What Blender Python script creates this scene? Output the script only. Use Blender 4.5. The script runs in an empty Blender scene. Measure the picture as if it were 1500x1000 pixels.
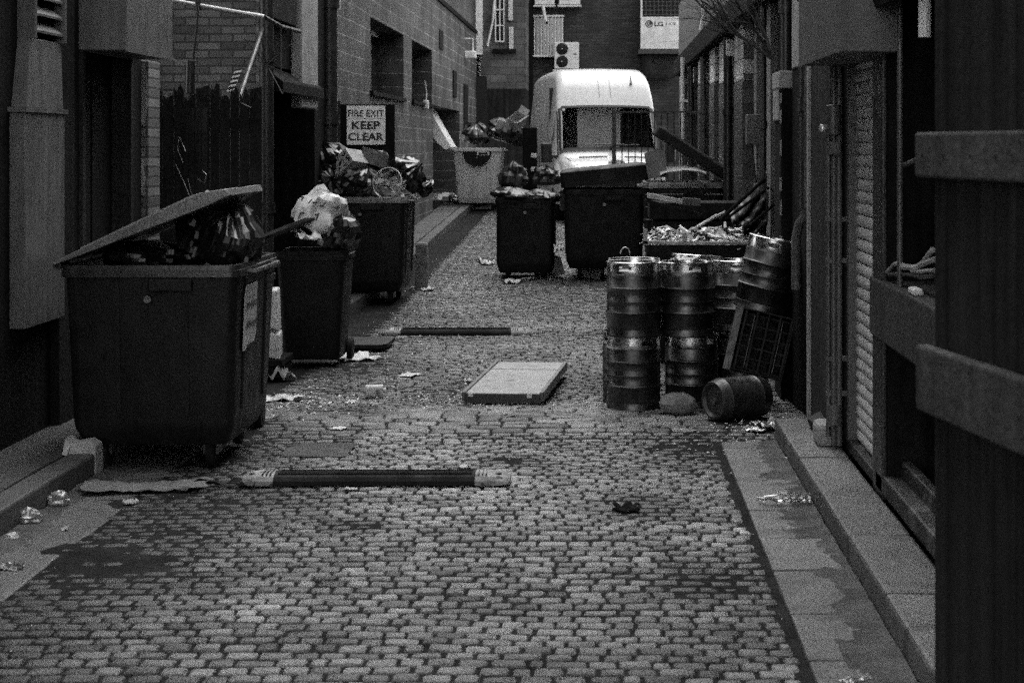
import bpy, math, random
from mathutils import Vector, Matrix, noise
R = math.radians
random.seed(7)
scene = bpy.context.scene
COL = scene.collection
F, VX, VY, H = 2600.0, 880.0, 210.0, 1.97     # focal length in photo pixels, vanishing point, eye height

def at(px, py, Y):
    return ((px - VX) * Y / F, Y, H - (py - VY) * Y / F)
def xs(px, Y):
    return (px - VX) * Y / F
def zs(py, Y):
    return H - (py - VY) * Y / F
def gz(y):
    t = max(0.0, y - 17.0)
    return 0.005 * t * t if t < 3 else 0.03 * (t - 1.5)
def on_ground(px, py):
    Y = 12.0
    for _ in range(40):
        Y = F * (H - gz(Y)) / (py - VY)
    return ((px - VX) * Y / F, Y, gz(Y))
def nz(x, y, z=0.0):
    return noise.noise(Vector((x, y, z)))

# ------------------------------------------------------------------ mesh builder
class MB:
    def __init__(self):
        self.v, self.f = [], []
    def add(self, vs, fs, M=None):
        b = len(self.v)
        if M is not None:
            vs = [tuple(M @ Vector(p)) for p in vs]
        self.v += [tuple(p) for p in vs]
        self.f += [tuple(i + b for i in f) for f in fs]
        return self
    def box(self, x0, x1, y0, y1, z0, z1, M=None):
        vs = [(x0,y0,z0),(x1,y0,z0),(x1,y1,z0),(x0,y1,z0),(x0,y0,z1),(x1,y0,z1),(x1,y1,z1),(x0,y1,z1)]
        return self.add(vs, [(0,3,2,1),(4,5,6,7),(0,1,5,4),(1,2,6,5),(2,3,7,6),(3,0,4,7)], M)
    def prism(self, poly, vec, M=None):
        n = len(poly); vec = Vector(vec)
        vs = [tuple(p) for p in poly] + [tuple(Vector(p) + vec) for p in poly]
        fs = [tuple(range(n))[::-1], tuple(range(n, 2*n))]
        fs += [(i, (i+1) % n, n + (i+1) % n, n + i) for i in range(n)]
        return self.add(vs, fs, M)
    def loft(self, rings, cap0=True, cap1=True, closed=True, M=None):
        n = len(rings[0]); vs = [p for r in rings for p in r]; fs = []
        for k in range(len(rings) - 1):
            for i in range(n if closed else n - 1):
                j = (i + 1) % n
                fs.append((k*n+i, k*n+j, (k+1)*n+j, (k+1)*n+i))
        if cap0: fs.append(tuple(range(n))[::-1])
        if cap1: fs.append(tuple(range((len(rings)-1)*n, len(rings)*n)))
        return self.add(vs, fs, M)
    def cyl(self, p0, p1, r0, r1=None, n=16, M=None):
        r1 = r0 if r1 is None else r1
        p0, p1 = Vector(p0), Vector(p1); d = (p1 - p0).normalized()
        a = d.orthogonal().normalized(); b = d.cross(a)
        ring = lambda p, r: [tuple(p + (a*math.cos(2*math.pi*i/n) + b*math.sin(2*math.pi*i/n))*r) for i in range(n)]
        return self.loft([ring(p0, r0), ring(p1, r1)], M=M)
    def lathe(self, prof, n=32, M=None, skip=None):
        vs, fs = [], []
        for (r, z) in prof:
            for i in range(n):
                t = 2*math.pi*i/n; vs.append((r*math.cos(t), r*math.sin(t), z))
        for k in range(len(prof)-1):
            for i in range(n):
                if skip and skip(k, i): continue
                j = (i+1) % n
                fs.append((k*n+i, k*n+j, (k+1)*n+j, (k+1)*n+i))
        return self.add(vs, fs, M)
    def tube(self, pts, r, n=8, M=None, r1=None):
        pts = [Vector(p) for p in pts]; rings = []; a = None
        m = len(pts)
        for k, p in enumerate(pts):
            d = (pts[min(k+1, m-1)] - pts[max(k-1, 0)]).normalized()
            if a is None: a = d.orthogonal().normalized()
            else:
                a = a - d * a.dot(d)
                a = a.normalized() if a.length > 1e-6 else d.orthogonal().normalized()
            b = d.cross(a)
            rr = r if r1 is None else r + (r1 - r) * k / (m - 1)
            rings.append([tuple(p + (a*math.cos(2*math.pi*i/n) + b*math.sin(2*math.pi*i/n))*rr) for i in range(n)])
        return self.loft(rings, M=M)
    def grid(self, fn, nu, nv, M=None, skip=None):
        vs = [fn(i/nu, j/nv) for j in range(nv+1) for i in range(nu+1)]
        fs = []
        for j in range(nv):
            for i in range(nu):
                if skip and skip((i+.5)/nu, (j+.5)/nv): continue
                a = j*(nu+1)+i
                fs.append((a, a+1, a+nu+2, a+nu+1))
        return self.add(vs, fs, M)

def link(o): COL.objects.link(o); return o

def tag(o, label=None, cat=None, group=None, kind=None):
    if label: o['label'] = label
    if cat: o['category'] = cat
    if group: o['group'] = group
    if kind: o['kind'] = kind
    return o

def mesh(name, mb, mat, parent=None, origin=None, smooth=False, bevel=0.0, seg=2, solid=0.0, sub=0, angle=35):
    """Link a builder as ONE mesh object; origin given: the builder holds world coordinates, made local to it."""
    o0 = Vector(origin) if origin is not None else (parent.location.copy() if parent is not None and parent.get('world_parts') else None)
    vs = mb.v if o0 is None else [(p[0]-o0.x, p[1]-o0.y, p[2]-o0.z) for p in mb.v]
    me = bpy.data.meshes.new(name); me.from_pydata(vs, [], mb.f); me.update()
    me.materials.append(mat)
    o = link(bpy.data.objects.new(name, me))
    if parent is not None: o.parent = parent
    elif origin is not None: o.location = o0
    if smooth:
        me.polygons.foreach_set('use_smooth', [True]*len(me.polygons))
        if smooth != 'all':
            me.set_sharp_from_angle(angle=R(angle))
    if solid:
        m = o.modifiers.new('solid', 'SOLIDIFY'); m.thickness = solid; m.offset = 0
    if bevel:
        m = o.modifiers.new('bevel', 'BEVEL'); m.width = bevel; m.segments = seg; m.limit_method = 'ANGLE'; m.angle_limit = R(30)
    if sub:
        m = o.modifiers.new('sub', 'SUBSURF'); m.levels = m.render_levels = sub
    return o

def thing(name, label, cat, loc=(0,0,0), rz=0.0, group=None, world=False):
    o = link(bpy.data.objects.new(name, None)); o.location = loc; o.rotation_euler = (0,0,rz)
    o.empty_display_size = 0.1
    if world: o['world_parts'] = 1
    return tag(o, label, cat, group)

def sub(name, mb, mat, part, **k):
    """A piece of a part: local to the same frame as the part (parts sit at their thing's origin)."""
    root = part.parent
    if root is not None and root.get('world_parts'):
        k['origin'] = root.location
    o = mesh(name, mb, mat, None, **k)
    o.location = (0,0,0); o.parent = part
    return o

def dup(root, loc=None, rz=None, label=None):
    r = root.copy(); link(r)
    if loc is not None: r.location = loc
    if rz is not None: r.rotation_euler = (0,0,rz)
    if label: r['label'] = label
    for ch in list(root.children):
        c = ch.copy(); link(c); c.parent = r
        for g in list(ch.children):
            d = g.copy(); link(d); d.parent = c
    return r

def text_mb(s, width, height, weight=0.0, depth=0.003):
    """Lettering as a mesh in the XZ plane (reads along +X, front towards -Y), fitted to a size and centred."""
    cu = bpy.data.curves.new('lettering', 'FONT'); cu.body = s; cu.offset = weight; cu.extrude = 0.01
    cu.resolution_u = 6
    ob = bpy.data.objects.new('lettering', cu); link(ob)
    dg = bpy.context.evaluated_depsgraph_get(); dg.update()
    me = bpy.data.meshes.new_from_object(ob.evaluated_get(dg))
    vs = [v.co.copy() for v in me.vertices]; fs = [tuple(p.vertices) for p in me.polygons]
    bpy.data.objects.remove(ob); bpy.data.curves.remove(cu); bpy.data.meshes.remove(me)
    x0, x1 = min(v.x for v in vs), max(v.x for v in vs); y0, y1 = min(v.y for v in vs), max(v.y for v in vs)
    sx, sy = width/(x1-x0), height/(y1-y0)
    mb = MB()
    mb.add([((v.x-(x0+x1)/2)*sx, (-v.z/0.01)*depth, (v.y-(y0+y1)/2)*sy) for v in vs], fs)
    return mb

def moved(mb, M):
    o = MB(); o.add(mb.v, mb.f, M); return o

# ------------------------------------------------------------------ materials (black and white photograph: all greys)
def mat(name, v, rough=.7, metal=0., var=.25, scale=3., bump=.15, bscale=40., spec=.5, streak=0., dirt=0., dirt_v=.02,
        rvar=.15, ridged=0., rscale=8., detail=6., tone=False, local=False, speck=0., pleat=0.):
    m = bpy.data.materials.new(name); m.use_nodes = True
    nt = m.node_tree; N = nt.nodes; L = nt.links
    b = N['Principled BSDF']
    b.inputs['Roughness'].default_value = rough; b.inputs['Metallic'].default_value = metal
    b.inputs['Specular IOR Level'].default_value = spec
    if local:
        tc = N.new('ShaderNodeTexCoord'); pos = tc.outputs['Object']
    else:
        g = N.new('ShaderNodeNewGeometry'); pos = g.outputs['Position']
    def nnoise(sc, det=detail, typ='FBM', vec=None, dist=0.):
        n = N.new('ShaderNodeTexNoise'); n.noise_type = typ
        if 'Normalize' in [p.identifier for p in n.bl_rna.properties] : pass
        n.inputs['Scale'].default_value = sc; n.inputs['Detail'].default_value = det
        n.inputs['Distortion'].default_value = dist
        L.new(vec if vec is not None else pos, n.inputs['Vector'])
        return n.outputs['Fac']
    def math_(op, a, c, clamp=False):
        n = N.new('ShaderNodeMath'); n.operation = op; n.use_clamp = clamp
        for k, x in enumerate((a, c)):
            if isinstance(x, (int, float)): n.inputs[k].default_value = x
            else: L.new(x, n.inputs[k])
        return n.outputs[0]
    def rng(x, a0, a1, b0, b1):
        n = N.new('ShaderNodeMapRange'); n.clamp = True
        L.new(x, n.inputs[0])
        for k, q in enumerate((a0, a1, b0, b1)): n.inputs[k+1].default_value = q
        return n.outputs[0]
    n1 = nnoise(scale)
    val = rng(n1, .28, .72, v*(1-var), v*(1+var))
    if var:
        n2 = nnoise(scale*9, 3)
        val = math_('MULTIPLY', val, rng(n2, .3, .7, 1-var*.5, 1+var*.5))
    if streak:
        mp = N.new('ShaderNodeMapping'); mp.inputs['Scale'].default_value = (14, 14, .7)
        L.new(pos, mp.inputs['Vector'])
        n3 = nnoise(1., 4, vec=mp.outputs['Vector'])
        val = math_('MULTIPLY', val, rng(n3, .3, .7, 1-streak, 1+streak*.4))
    if speck:
        val = math_('MULTIPLY', val, rng(nnoise(170, 2), .3, .7, 1-speck, 1+speck))
    if tone:
        a = N.new('ShaderNodeAttribute'); a.attribute_name = 'tone'
        val = math_('MULTIPLY', val, a.outputs['Fac'])
    if dirt:
        n4 = nnoise(scale*1.7, 8, dist=.6)
        k = rng(n4, .64-.19*dirt, .70-.19*dirt, 0., 1.)
        mx = N.new('ShaderNodeMix'); mx.data_type = 'FLOAT'
        L.new(k, mx.inputs[0]); L.new(val, mx.inputs[2]); mx.inputs[3].default_value = dirt_v
        val = mx.outputs[0]
    cc = N.new('ShaderNodeCombineColor')
    for k in range(3): L.new(val, cc.inputs[k])
    L.new(cc.outputs[0], b.inputs['Base Color'])
    if rvar:
        L.new(rng(nnoise(scale*2.3, 5), .3, .7, max(.03, rough-rvar), min(1., rough+rvar)), b.inputs['Roughness'])
    hsrc = None
    if bump:
        hsrc = math_('MULTIPLY', nnoise(bscale, 5), bump)
    if ridged:
        rr = nnoise(rscale, 4, 'RIDGED_MULTIFRACTAL', dist=.8)
        rr = math_('MULTIPLY', rr, ridged)
        hsrc = rr if hsrc is None else math_('ADD', hsrc, rr)
    if pleat:
        a = N.new('ShaderNodeAttribute'); a.attribute_name = 'pleat'
        p1 = nnoise(4.5, 5, vec=a.outputs['Vector'], dist=.5)
        p2 = nnoise(3.5, 4, 'RIDGED_MULTIFRACTAL', vec=a.outputs['Vector'], dist=.3)
        hp = math_('ADD', math_('MULTIPLY', p1, pleat), math_('MULTIPLY', p2, pleat*.35))
        hsrc = hp if hsrc is None else math_('ADD', hsrc, hp)
    if hsrc is not None:
        bp = N.new('ShaderNodeBump'); bp.inputs['Strength'].default_value = 1.; bp.inputs['Distance'].default_value = .02
        L.new(hsrc, bp.inputs['Height']); L.new(bp.outputs[0], b.inputs['Normal'])
    return m

def brick_mat(name, v, mortar, bw, bh, along='Y', rough=.8, contrast=.35, msize=.012, bump=.5, offset=.5, spec=.4, dark=.0):
    m = bpy.data.materials.new(name); m.use_nodes = True
    nt = m.node_tree; N = nt.nodes; L = nt.links; b = N['Principled BSDF']
    b.inputs['Roughness'].default_value = rough; b.inputs['Specular IOR Level'].default_value = spec
    g = N.new('ShaderNodeNewGeometry'); sp = N.new('ShaderNodeSeparateXYZ'); L.new(g.outputs['Position'], sp.inputs[0])
    # a little wobble so that courses are not ruler straight
    nw = N.new('ShaderNodeTexNoise'); nw.inputs['Scale'].default_value = 2.; L.new(g.outputs['Position'], nw.inputs['Vector'])
    wob = N.new('ShaderNodeMath'); wob.operation = 'MULTIPLY_ADD'; L.new(nw.outputs['Fac'], wob.inputs[0]); wob.inputs[1].default_value = .03
    L.new(sp.outputs['Z'], wob.inputs[2])
    cb = N.new('ShaderNodeCombineXYZ'); L.new(sp.outputs[along], cb.inputs['X']); L.new(wob.outputs[0], cb.inputs['Y'])
    bt = N.new('ShaderNodeTexBrick'); L.new(cb.outputs[0], bt.inputs['Vector'])
    bt.inputs['Scale'].default_value = 1.; bt.inputs['Brick Width'].default_value = bw; bt.inputs['Row Height'].default_value = bh
    bt.inputs['Mortar Size'].default_value = msize; bt.inputs['Mortar Smooth'].default_value = .3; bt.offset = offset
    lo, hi = v*(1-contrast), v*(1+contrast)
    bt.inputs['Color1'].default_value = (lo,)*3 + (1,); bt.inputs['Color2'].default_value = (hi,)*3 + (1,)
    bt.inputs['Mortar'].default_value = (mortar,)*3 + (1,)
    n = N.new('ShaderNodeTexNoise'); n.inputs['Scale'].default_value = 1.6; n.inputs['Detail'].default_value = 8; L.new(g.outputs['Position'], n.inputs['Vector'])
    mr = N.new('ShaderNodeMapRange'); L.new(n.outputs['Fac'], mr.inputs[0])
    for k, q in enumerate((.3, .7, .55 - dark, 1.3)): mr.inputs[k+1].default_value = q
    mx = N.new('ShaderNodeMix'); mx.data_type = 'RGBA'; mx.blend_type = 'MULTIPLY'; mx.inputs[0].default_value = 1.
    cc = N.new('ShaderNodeCombineColor')
    for k in range(3): L.new(mr.outputs[0], cc.inputs[k])
    L.new(bt.outputs['Color'], mx.inputs[6]); L.new(cc.outputs[0], mx.inputs[7]); L.new(mx.outputs[2], b.inputs['Base Color'])
    n2 = N.new('ShaderNodeTexNoise'); n2.inputs['Scale'].default_value = 60.; n2.inputs['Detail'].default_value = 4; L.new(g.outputs['Position'], n2.inputs['Vector'])
    ma = N.new('ShaderNodeMath'); ma.operation = 'MULTIPLY_ADD'; L.new(n2.outputs['Fac'], ma.inputs[0]); ma.inputs[1].default_value = .3
    iv = N.new('ShaderNodeMath'); iv.operation = 'SUBTRACT'; iv.inputs[0].default_value = 1.; L.new(bt.outputs['Fac'], iv.inputs[1])
    L.new(iv.outputs[0], ma.inputs[2])
    bp = N.new('ShaderNodeBump'); bp.inputs['Strength'].default_value = bump; bp.inputs['Distance'].default_value = .01
    L.new(ma.outputs[0], bp.inputs['Height']); L.new(bp.outputs[0], b.inputs['Normal'])
    return m

def glass_mat(name, tint=.6, rough=.03, gloss=.25, sheen=.55):
    """Thin glazing: see-through with a mirror sheen that grows at grazing angles."""
    m = bpy.data.materials.new(name); m.use_nodes = True
    nt = m.node_tree; N = nt.nodes; L = nt.links
    N.remove(N['Principled BSDF'])
    tr = N.new('ShaderNodeBsdfTransparent'); tr.inputs[0].default_value = (tint, tint, tint, 1)
    gl = N.new('ShaderNodeBsdfGlossy'); gl.inputs['Roughness'].default_value = rough; gl.inputs['Color'].default_value = (.9,.9,.9,1)
    fr = N.new('ShaderNodeFresnel'); fr.inputs['IOR'].default_value = 1.5
    ad = N.new('ShaderNodeMath'); ad.operation = 'MULTIPLY_ADD'; ad.use_clamp = True; L.new(fr.outputs[0], ad.inputs[0]); ad.inputs[1].default_value = sheen; ad.inputs[2].default_value = gloss
    mx = N.new('ShaderNodeMixShader'); L.new(ad.outputs[0], mx.inputs[0]); L.new(tr.outputs[0], mx.inputs[1]); L.new(gl.outputs[0], mx.inputs[2])
    L.new(mx.outputs[0], N['Material Output'].inputs['Surface'])
    return m

M = {}
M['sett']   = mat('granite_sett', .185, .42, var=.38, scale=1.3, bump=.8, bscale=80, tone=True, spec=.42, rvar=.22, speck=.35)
M['bed']    = mat('road_dirt', .014, .95, var=.55, scale=2.6, bump=.9, bscale=38, rvar=.05, spec=.1)
M['ground'] = mat('asphalt', .04, .85, var=.3, bump=.4)
M['slab']   = mat('gutter_stone', .085, .55, var=.35, scale=2.0, bump=.5, bscale=60, dirt=.5, dirt_v=.05, tone=True, rvar=.2, speck=.3)
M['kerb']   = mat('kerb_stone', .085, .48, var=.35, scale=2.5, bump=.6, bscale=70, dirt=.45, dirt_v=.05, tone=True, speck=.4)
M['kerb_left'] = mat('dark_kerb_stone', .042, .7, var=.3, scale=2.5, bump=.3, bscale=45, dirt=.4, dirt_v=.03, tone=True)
M['render_dark'] = mat('sooty_render', .009, .92, var=.5, scale=1.2, bump=.5, bscale=30, streak=.6, spec=.1)
M['render_mid']  = mat('grey_render', .024, .9, var=.5, scale=1.3, bump=.5, bscale=30, streak=.6, spec=.12)
M['render_pale'] = mat('pale_render', .18, .8, var=.2, scale=.8, bump=.2, bscale=30, streak=.3)
M['soot'] = mat('soot_black_lead', .008, .95, var=.5, scale=3, bump=.3, spec=.1)
M['black_paint'] = mat('black_paint', .006, .8, spec=.12, var=.4, scale=2, bump=.08, bscale=50, streak=.3)
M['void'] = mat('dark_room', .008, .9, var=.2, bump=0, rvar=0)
M['sheet_metal'] = mat('painted_sheet_metal', .08, .5, var=.25, scale=1.5, bump=.06, bscale=30, streak=.4)
M['housing'] = mat('shutter_housing_steel', .085, .5, var=.18, scale=3, bump=.05, bscale=40, streak=.3)
M['slat'] = mat('galvanised_slat', .55, .42, metal=.0, var=.22, scale=3, bump=.05, streak=.2)
M['galv'] = mat('galvanised_pipe', .5, .35, metal=.6, var=.25, scale=6, bump=.05)
M['iron'] = mat('black_cast_iron', .015, .42, var=.4, scale=6, bump=.12, bscale=60)
M['grey_pipe'] = mat('grey_painted_pipe', .07, .45, var=.3, scale=5, bump=.08)
M['white_pipe'] = mat('white_plastic_pipe', .6, .4, var=.15, scale=5, bump=.03)
M['timber'] = mat('weathered_timber', .014, .9, spec=.12, var=.45, scale=4, bump=.3, bscale=30, streak=.5)
M['timber_gate'] = mat('old_gate_board', .014, .85, spec=.12, var=.3, scale=2, bump=.25, bscale=25, streak=.55)
M['timber_rail'] = mat('gate_rail', .042, .85, var=.35, scale=4, bump=.5, bscale=30, streak=.4, spec=.2)
M['pale_wood'] = mat('broken_pale_wood', .42, .6, var=.35, scale=9, bump=.2, streak=.2)
M['bin'] = mat('dark_bin_plastic', .0075, .5, var=.35, scale=3.5, bump=.12, bscale=110, streak=.5, local=True, spec=.22)
M['bin_rim'] = mat('scuffed_rim_plastic', .018, .34, var=.4, scale=8, bump=.1, bscale=80, local=True)
M['bin_black'] = mat('black_bin_plastic', .005, .55, spec=.2, var=.35, scale=3.5, bump=.1, bscale=120, streak=.25, local=True)
M['bin_grey'] = mat('pale_bin_plastic', .55, .55, var=.12, scale=2.5, bump=.08, bscale=120, streak=.2, local=True)
M['lid'] = mat('scuffed_lid_plastic', .13, .24, var=.4, scale=4, bump=.08, bscale=60, local=True)
M['lid_pale'] = mat('pale_lid_plastic', .78, .45, var=.12, scale=4, bump=.05, bscale=60, local=True)
M['rubber'] = mat('black_rubber', .007, .85, var=.3, bump=.15, bscale=90, spec=.2)
M['bag'] = mat('black_polythene', .006, .2, var=.2, scale=5, bump=.03, bscale=40, rvar=.08, spec=.6, pleat=.3)
M['sheeting'] = mat('black_sheeting', .006, .42, var=.2, scale=5, bump=.10, bscale=26, ridged=.5, rscale=6, rvar=.06)
M['bag_dull'] = mat('dull_black_polythene', .006, .4, var=.2, scale=5, bump=.03, bscale=40, rvar=.06, spec=.45, pleat=.3)
M['bag_white'] = mat('white_polythene', .42, .34, var=.2, scale=5, bump=.03, bscale=30, pleat=.3)
M['card'] = mat('damp_cardboard', .13, .8, var=.3, scale=5, bump=.15, bscale=50)
M['card_pale'] = mat('pale_cardboard', .33, .75, var=.25, scale=8, bump=.12, bscale=50)
M['paper'] = mat('white_paper', .42, .6, var=.15, scale=12, bump=.1)
M['silt'] = mat('gutter_silt_dirt', .06, .85, var=.5, scale=4, bump=.9, bscale=60, spec=.25)
M['print'] = mat('printed_ink', .02, .6, var=.3, scale=20, bump=0)
M['steel'] = mat('keg_steel', .105, .42, metal=1., var=.4, scale=5, bump=.05, bscale=60, streak=.3, rvar=.1)
M['steel_rim'] = mat('keg_rim_steel', .6, .26, metal=1., var=.3, scale=8, bump=.05, bscale=60, rvar=.1)
M['steel_dark'] = mat('tarnished_steel', .12, .42, metal=.85, var=.35, scale=6, bump=.1, bscale=60)
M['van'] = mat('white_van_paint', .56, .22, var=.05, scale=2, bump=.0, spec=.6, rvar=.05, streak=.08)
M['trim'] = mat('black_trim', .015, .45, var=.2, bump=.05)
M['glass'] = glass_mat('windscreen_glass', .92, .02, .0, .12)
M['pane'] = mat('dark_window_pane', .012, .08, var=.2, bump=.0, rvar=.0, spec=.8)
M['clear'] = glass_mat('clear_plastic', .75, .15, .16)
M['seat'] = mat('dark_seat_cloth', .02, .8)
M['reflection_panel'] = mat('reflection_panel_grey', .42, .6, var=.1)
M['ac'] = mat('off_white_casing', .62, .5, var=.15, scale=5, bump=.03, streak=.2)
M['sign'] = mat('sign_white', .85, .5, var=.12, scale=8, bump=.02)
M['black_ink'] = mat('sign_black', .012, .5, var=.1, bump=0)
M['chip'] = mat('pale_grit', .55, .6, var=.5, scale=30, bump=.1)
M['stone'] = mat('rough_stone', .13, .8, var=.35, scale=7, bump=.4, bscale=30)
M['stone_pale'] = mat('pale_stone', .25, .8, var=.3, scale=5, bump=.3, bscale=30, streak=.3)
M['twig'] = mat('bare_bark', .03, .8, var=.3, bump=.2)
M['cable'] = mat('grey_cable', .3, .45, var=.3, bump=.03)
M['brick_facing'] = brick_mat('old_brick_facing_alley_mouth', .13, .05, .23, .078, 'X', contrast=.45, msize=.010)
M['brick_side'] = brick_mat('old_brick_along_alley', .06, .03, .23, .078, 'Y', contrast=.4, msize=.010)
M['brick_end'] = brick_mat('dark_end_brick', .035, .02, .23, .078, 'X', contrast=.4, msize=.010)
M['brick_far'] = brick_mat('far_stone_brick', .09, .05, .45, .2, 'X', contrast=.3)
M['block'] = brick_mat('concrete_blockwork', .066, .30, .46, .225, 'Y', contrast=.2, msize=.006, bump=.4, dark=.3)
M['glazed'] = brick_mat('white_glazed_brick', .40, .05, .23, .16, 'Y', rough=.3, contrast=.12, msize=.010, dark=.1)
M['dado'] = brick_mat('dark_dado_brick', .055, .02, .23, .16, 'Y', rough=.45, contrast=.25, msize=.010)
# ------------------------------------------------------------------ ground, road, kerbs
def ring_h(x, y):
    """Height of the cobbled road: level, then climbing, with camber, ruts and the cross band near the kegs."""
    h = gz(y) + .022*nz(x*.6, y*.6) + .009*nz(x*1.7+9, y*1.7)
    h -= .012*((x+.9)/1.8)**2
    h += .030*math.exp(-((y-12.5)/.55)**2) - .022*math.exp(-((y-14.0)/.7)**2)
    return h
PATCH = [(-2.35, 9.0, .75, 2.6), (-2.6, 11.5, .9, 1.5), (.62, 11.5, .55, .9), (-.95, 13.9, 1.0, .75), (-1.9, 13.2, .5, .5), (1.1, 12.4, .55, .5), (-1.0, 14.6, .5, .5), (-2.2, 15.8, .5, 1.2),
         (-.55, 11.1, .3, .2), (.2, 9.6, .3, .5), (.5, 8.0, .35, .5), (-1.3, 9.2, .25, .25), (-1.0, 24.5, .35, .5), (-1.8, 26.5, .4, .6), (-.6, 12.6, .35, .25)]
def dirt(x, y):
    d = .25*nz(x*.9+3, y*.9) + .22*nz(x*2.7, y*2.7+5) + .12*nz(x*7, y*7)
    best = -.42
    for (cx, cy, rx, ry) in PATCH:
        q = 1 - math.hypot((x-cx)/rx, (y-cy)/ry)
        best = max(best, min(.55, q*.9))
    return best + d
def road_left(y):
    return -2.56 if y < 14 else (-2.56 + .26*min(1, (y-14)/6))
def road_right(y):
    return .77 if y < 11.7 else 1.5

g = MB(); g.grid(lambda u, v: ((u-.5)*300, -60+v*260, -.35 + gz(min(60, max(0, -60+v*260)))), 8, 104)
tag(mesh('ground', g, M['ground']), kind='structure')

g = MB()
NX, NY = 92, 900
def bedf(u, v):
    y = 3 + v*45; x = -3.05 + u*4.6
    d = dirt(x, y)
    z = ring_h(x, y) - .0125 + .0095*max(0, min(1, (d+.05)*1.4)) + .0025*nz(x*9, y*9) + .002*nz(x*23, y*23)
    return (x, y, z)
g.grid(bedf, NX, NY)
tag(mesh('road_bed', g, M['bed'], smooth='all'), kind='structure')

rs = random.Random(3)
mb = MB(); tones = []
y = 4.6; row = 0
while y < 46:
    band = 11.95 < y < 13.15
    ph = (.13 if band else .098)*rs.uniform(.88, 1.12)
    if y > 26: ph *= 1.25
    x = road_left(y) - (.062 if row % 2 else .005); nk = 0; xb = x
    bow = rs.uniform(-.004, .004)
    while x < road_right(y) - .03:
        w = rs.uniform(.108, .132) if not band else rs.uniform(.16, .30)
        if y > 14 and not band: w *= 1.25
        if rs.random() < .05 and not band: w *= rs.choice((.75, 1.4))
        if not band and y < 14:
            nk += 1; w = xb + nk*.119 + rs.uniform(-.026, .026) - x
        x1 = min(x + w, road_right(y) + rs.uniform(-.02, .0))
        if x1 - x < .04: break
        cx, hw = (x+x1)/2, (x1-x)/2 - rs.uniform(.004, .010)
        warp = .11*nz(cx*.34+20, y*.25) + .022*nz(cx*1.3, y*1.3+7)
        cy = y + ph/2 + warp + bow + rs.uniform(-.006, .006); hh = ph/2 - rs.uniform(.009, .0165)
        d = dirt(cx, cy)
        sink = max(0, min(1, d*2.0+.05))*.003
        if d < .62 or rs.random() < .4:
            zc = ring_h(cx, cy) - sink + rs.uniform(-.0035, .003)
            tx, ty = rs.uniform(-.04, .04), rs.uniform(-.035, .035)
            if band: ty += .05
            rot = rs.uniform(-.035, .035); ca, sa = math.cos(rot), math.sin(rot)
            base = len(mb.v); rings = []
            for (k, zz) in ((1.0, -.03), (.98, -.007), (.84, -.001), ):
                for (ux, uy) in ((-1,-.74),(-.90,-1),(.0,-1.03),(.90,-1),(1,-.74),(1,.74),(.90,1),(0,1.03),(-.90,1),(-1,.74)):
                    kx = 1-(1-k)*hh/hw if k < 1 else 1.0
                    px, py = ux*hw*kx*(1+rs.uniform(-.07,.07)), uy*hh*k*(1+rs.uniform(-.10,.10))
                    qx, qy = px*ca-py*sa, px*sa+py*ca
                    mb.v.append((cx+qx, cy+qy, zc+zz+tx*qx+ty*qy))
            mb.v.append((cx, cy, zc+.0025))
            for k in range(2):
                for i in range(10):
                    j = (i+1) % 10
                    mb.f.append((base+k*10+i, base+k*10+j, base+(k+1)*10+j, base+(k+1)*10+i))
            for i in range(10):
                mb.f.append((base+20+i, base+20+(i+1)%10, base+30))
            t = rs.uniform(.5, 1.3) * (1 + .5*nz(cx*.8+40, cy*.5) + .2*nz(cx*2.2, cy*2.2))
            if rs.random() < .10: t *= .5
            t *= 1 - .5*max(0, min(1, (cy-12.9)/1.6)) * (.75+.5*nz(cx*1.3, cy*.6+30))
            t *= 1 - .35*max(0, min(1, (-1.55-cx)/.8))  # stones darker towards the left edge: grime, plus shade painted into their tone
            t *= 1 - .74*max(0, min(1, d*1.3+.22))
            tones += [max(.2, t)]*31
        x = x1
    y += ph; row += 1
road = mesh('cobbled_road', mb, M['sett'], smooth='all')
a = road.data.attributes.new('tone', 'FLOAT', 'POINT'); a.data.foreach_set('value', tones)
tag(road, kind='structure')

def tone_attr(o, seed, per=8, lo=.75, hi=1.2):
    q = random.Random(seed); n = len(o.data.vertices)
    vals = []
    while len(vals) < n: vals += [q.uniform(lo, hi)]*per
    at_ = o.data.attributes.new('tone', 'FLOAT', 'POINT'); at_.data.foreach_set('value', vals[:n])

def slabs(name, mat_, x0, x1, y0, y1, ln, ztop, thick, seed, xf=None, bevel=.012, gap=.008, split=None, tilt=.006):
    q = random.Random(seed); m = MB(); y = y0
    while y < y1:
        l = q.uniform(*ln); e = min(y+l, y1)
        cols = [(x0, x1)] if not split else [(x0, split), (split, x1)]
        for (a0, a1) in cols:
            dx0 = xf(y) if xf else 0; dx1 = xf(e) if xf else 0
            zt = [ztop + gz(k) + q.uniform(-tilt, tilt) for k in (y, y, e, e)]
            zb = ztop - thick + gz(y)
            p = [(a0+dx0+gap, y+gap), (a1+dx0-gap, y+gap), (a1+dx1-gap, e-gap), (a0+dx1+gap, e-gap)]
            m.add([(p[i][0], p[i][1], zb) for i in range(4)] + [(p[i][0], p[i][1], zt[i]) for i in range(4)],
                  [(0,3,2,1),(4,5,6,7),(0,1,5,4),(1,2,6,5),(2,3,7,6),(3,0,4,7)])
        y = e
    o = mesh(name, m, mat_, bevel=bevel)
    tone_attr(o, seed+1)
    return tag(o, kind='structure')
kl = lambda y: 0 if y < 15 else .28*min(1, (y-15)/7)
slabs('gutter', M['slab'], .785, 1.155, 3.5, 11.75, (.55, .95), .002, .12, 11)
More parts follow.
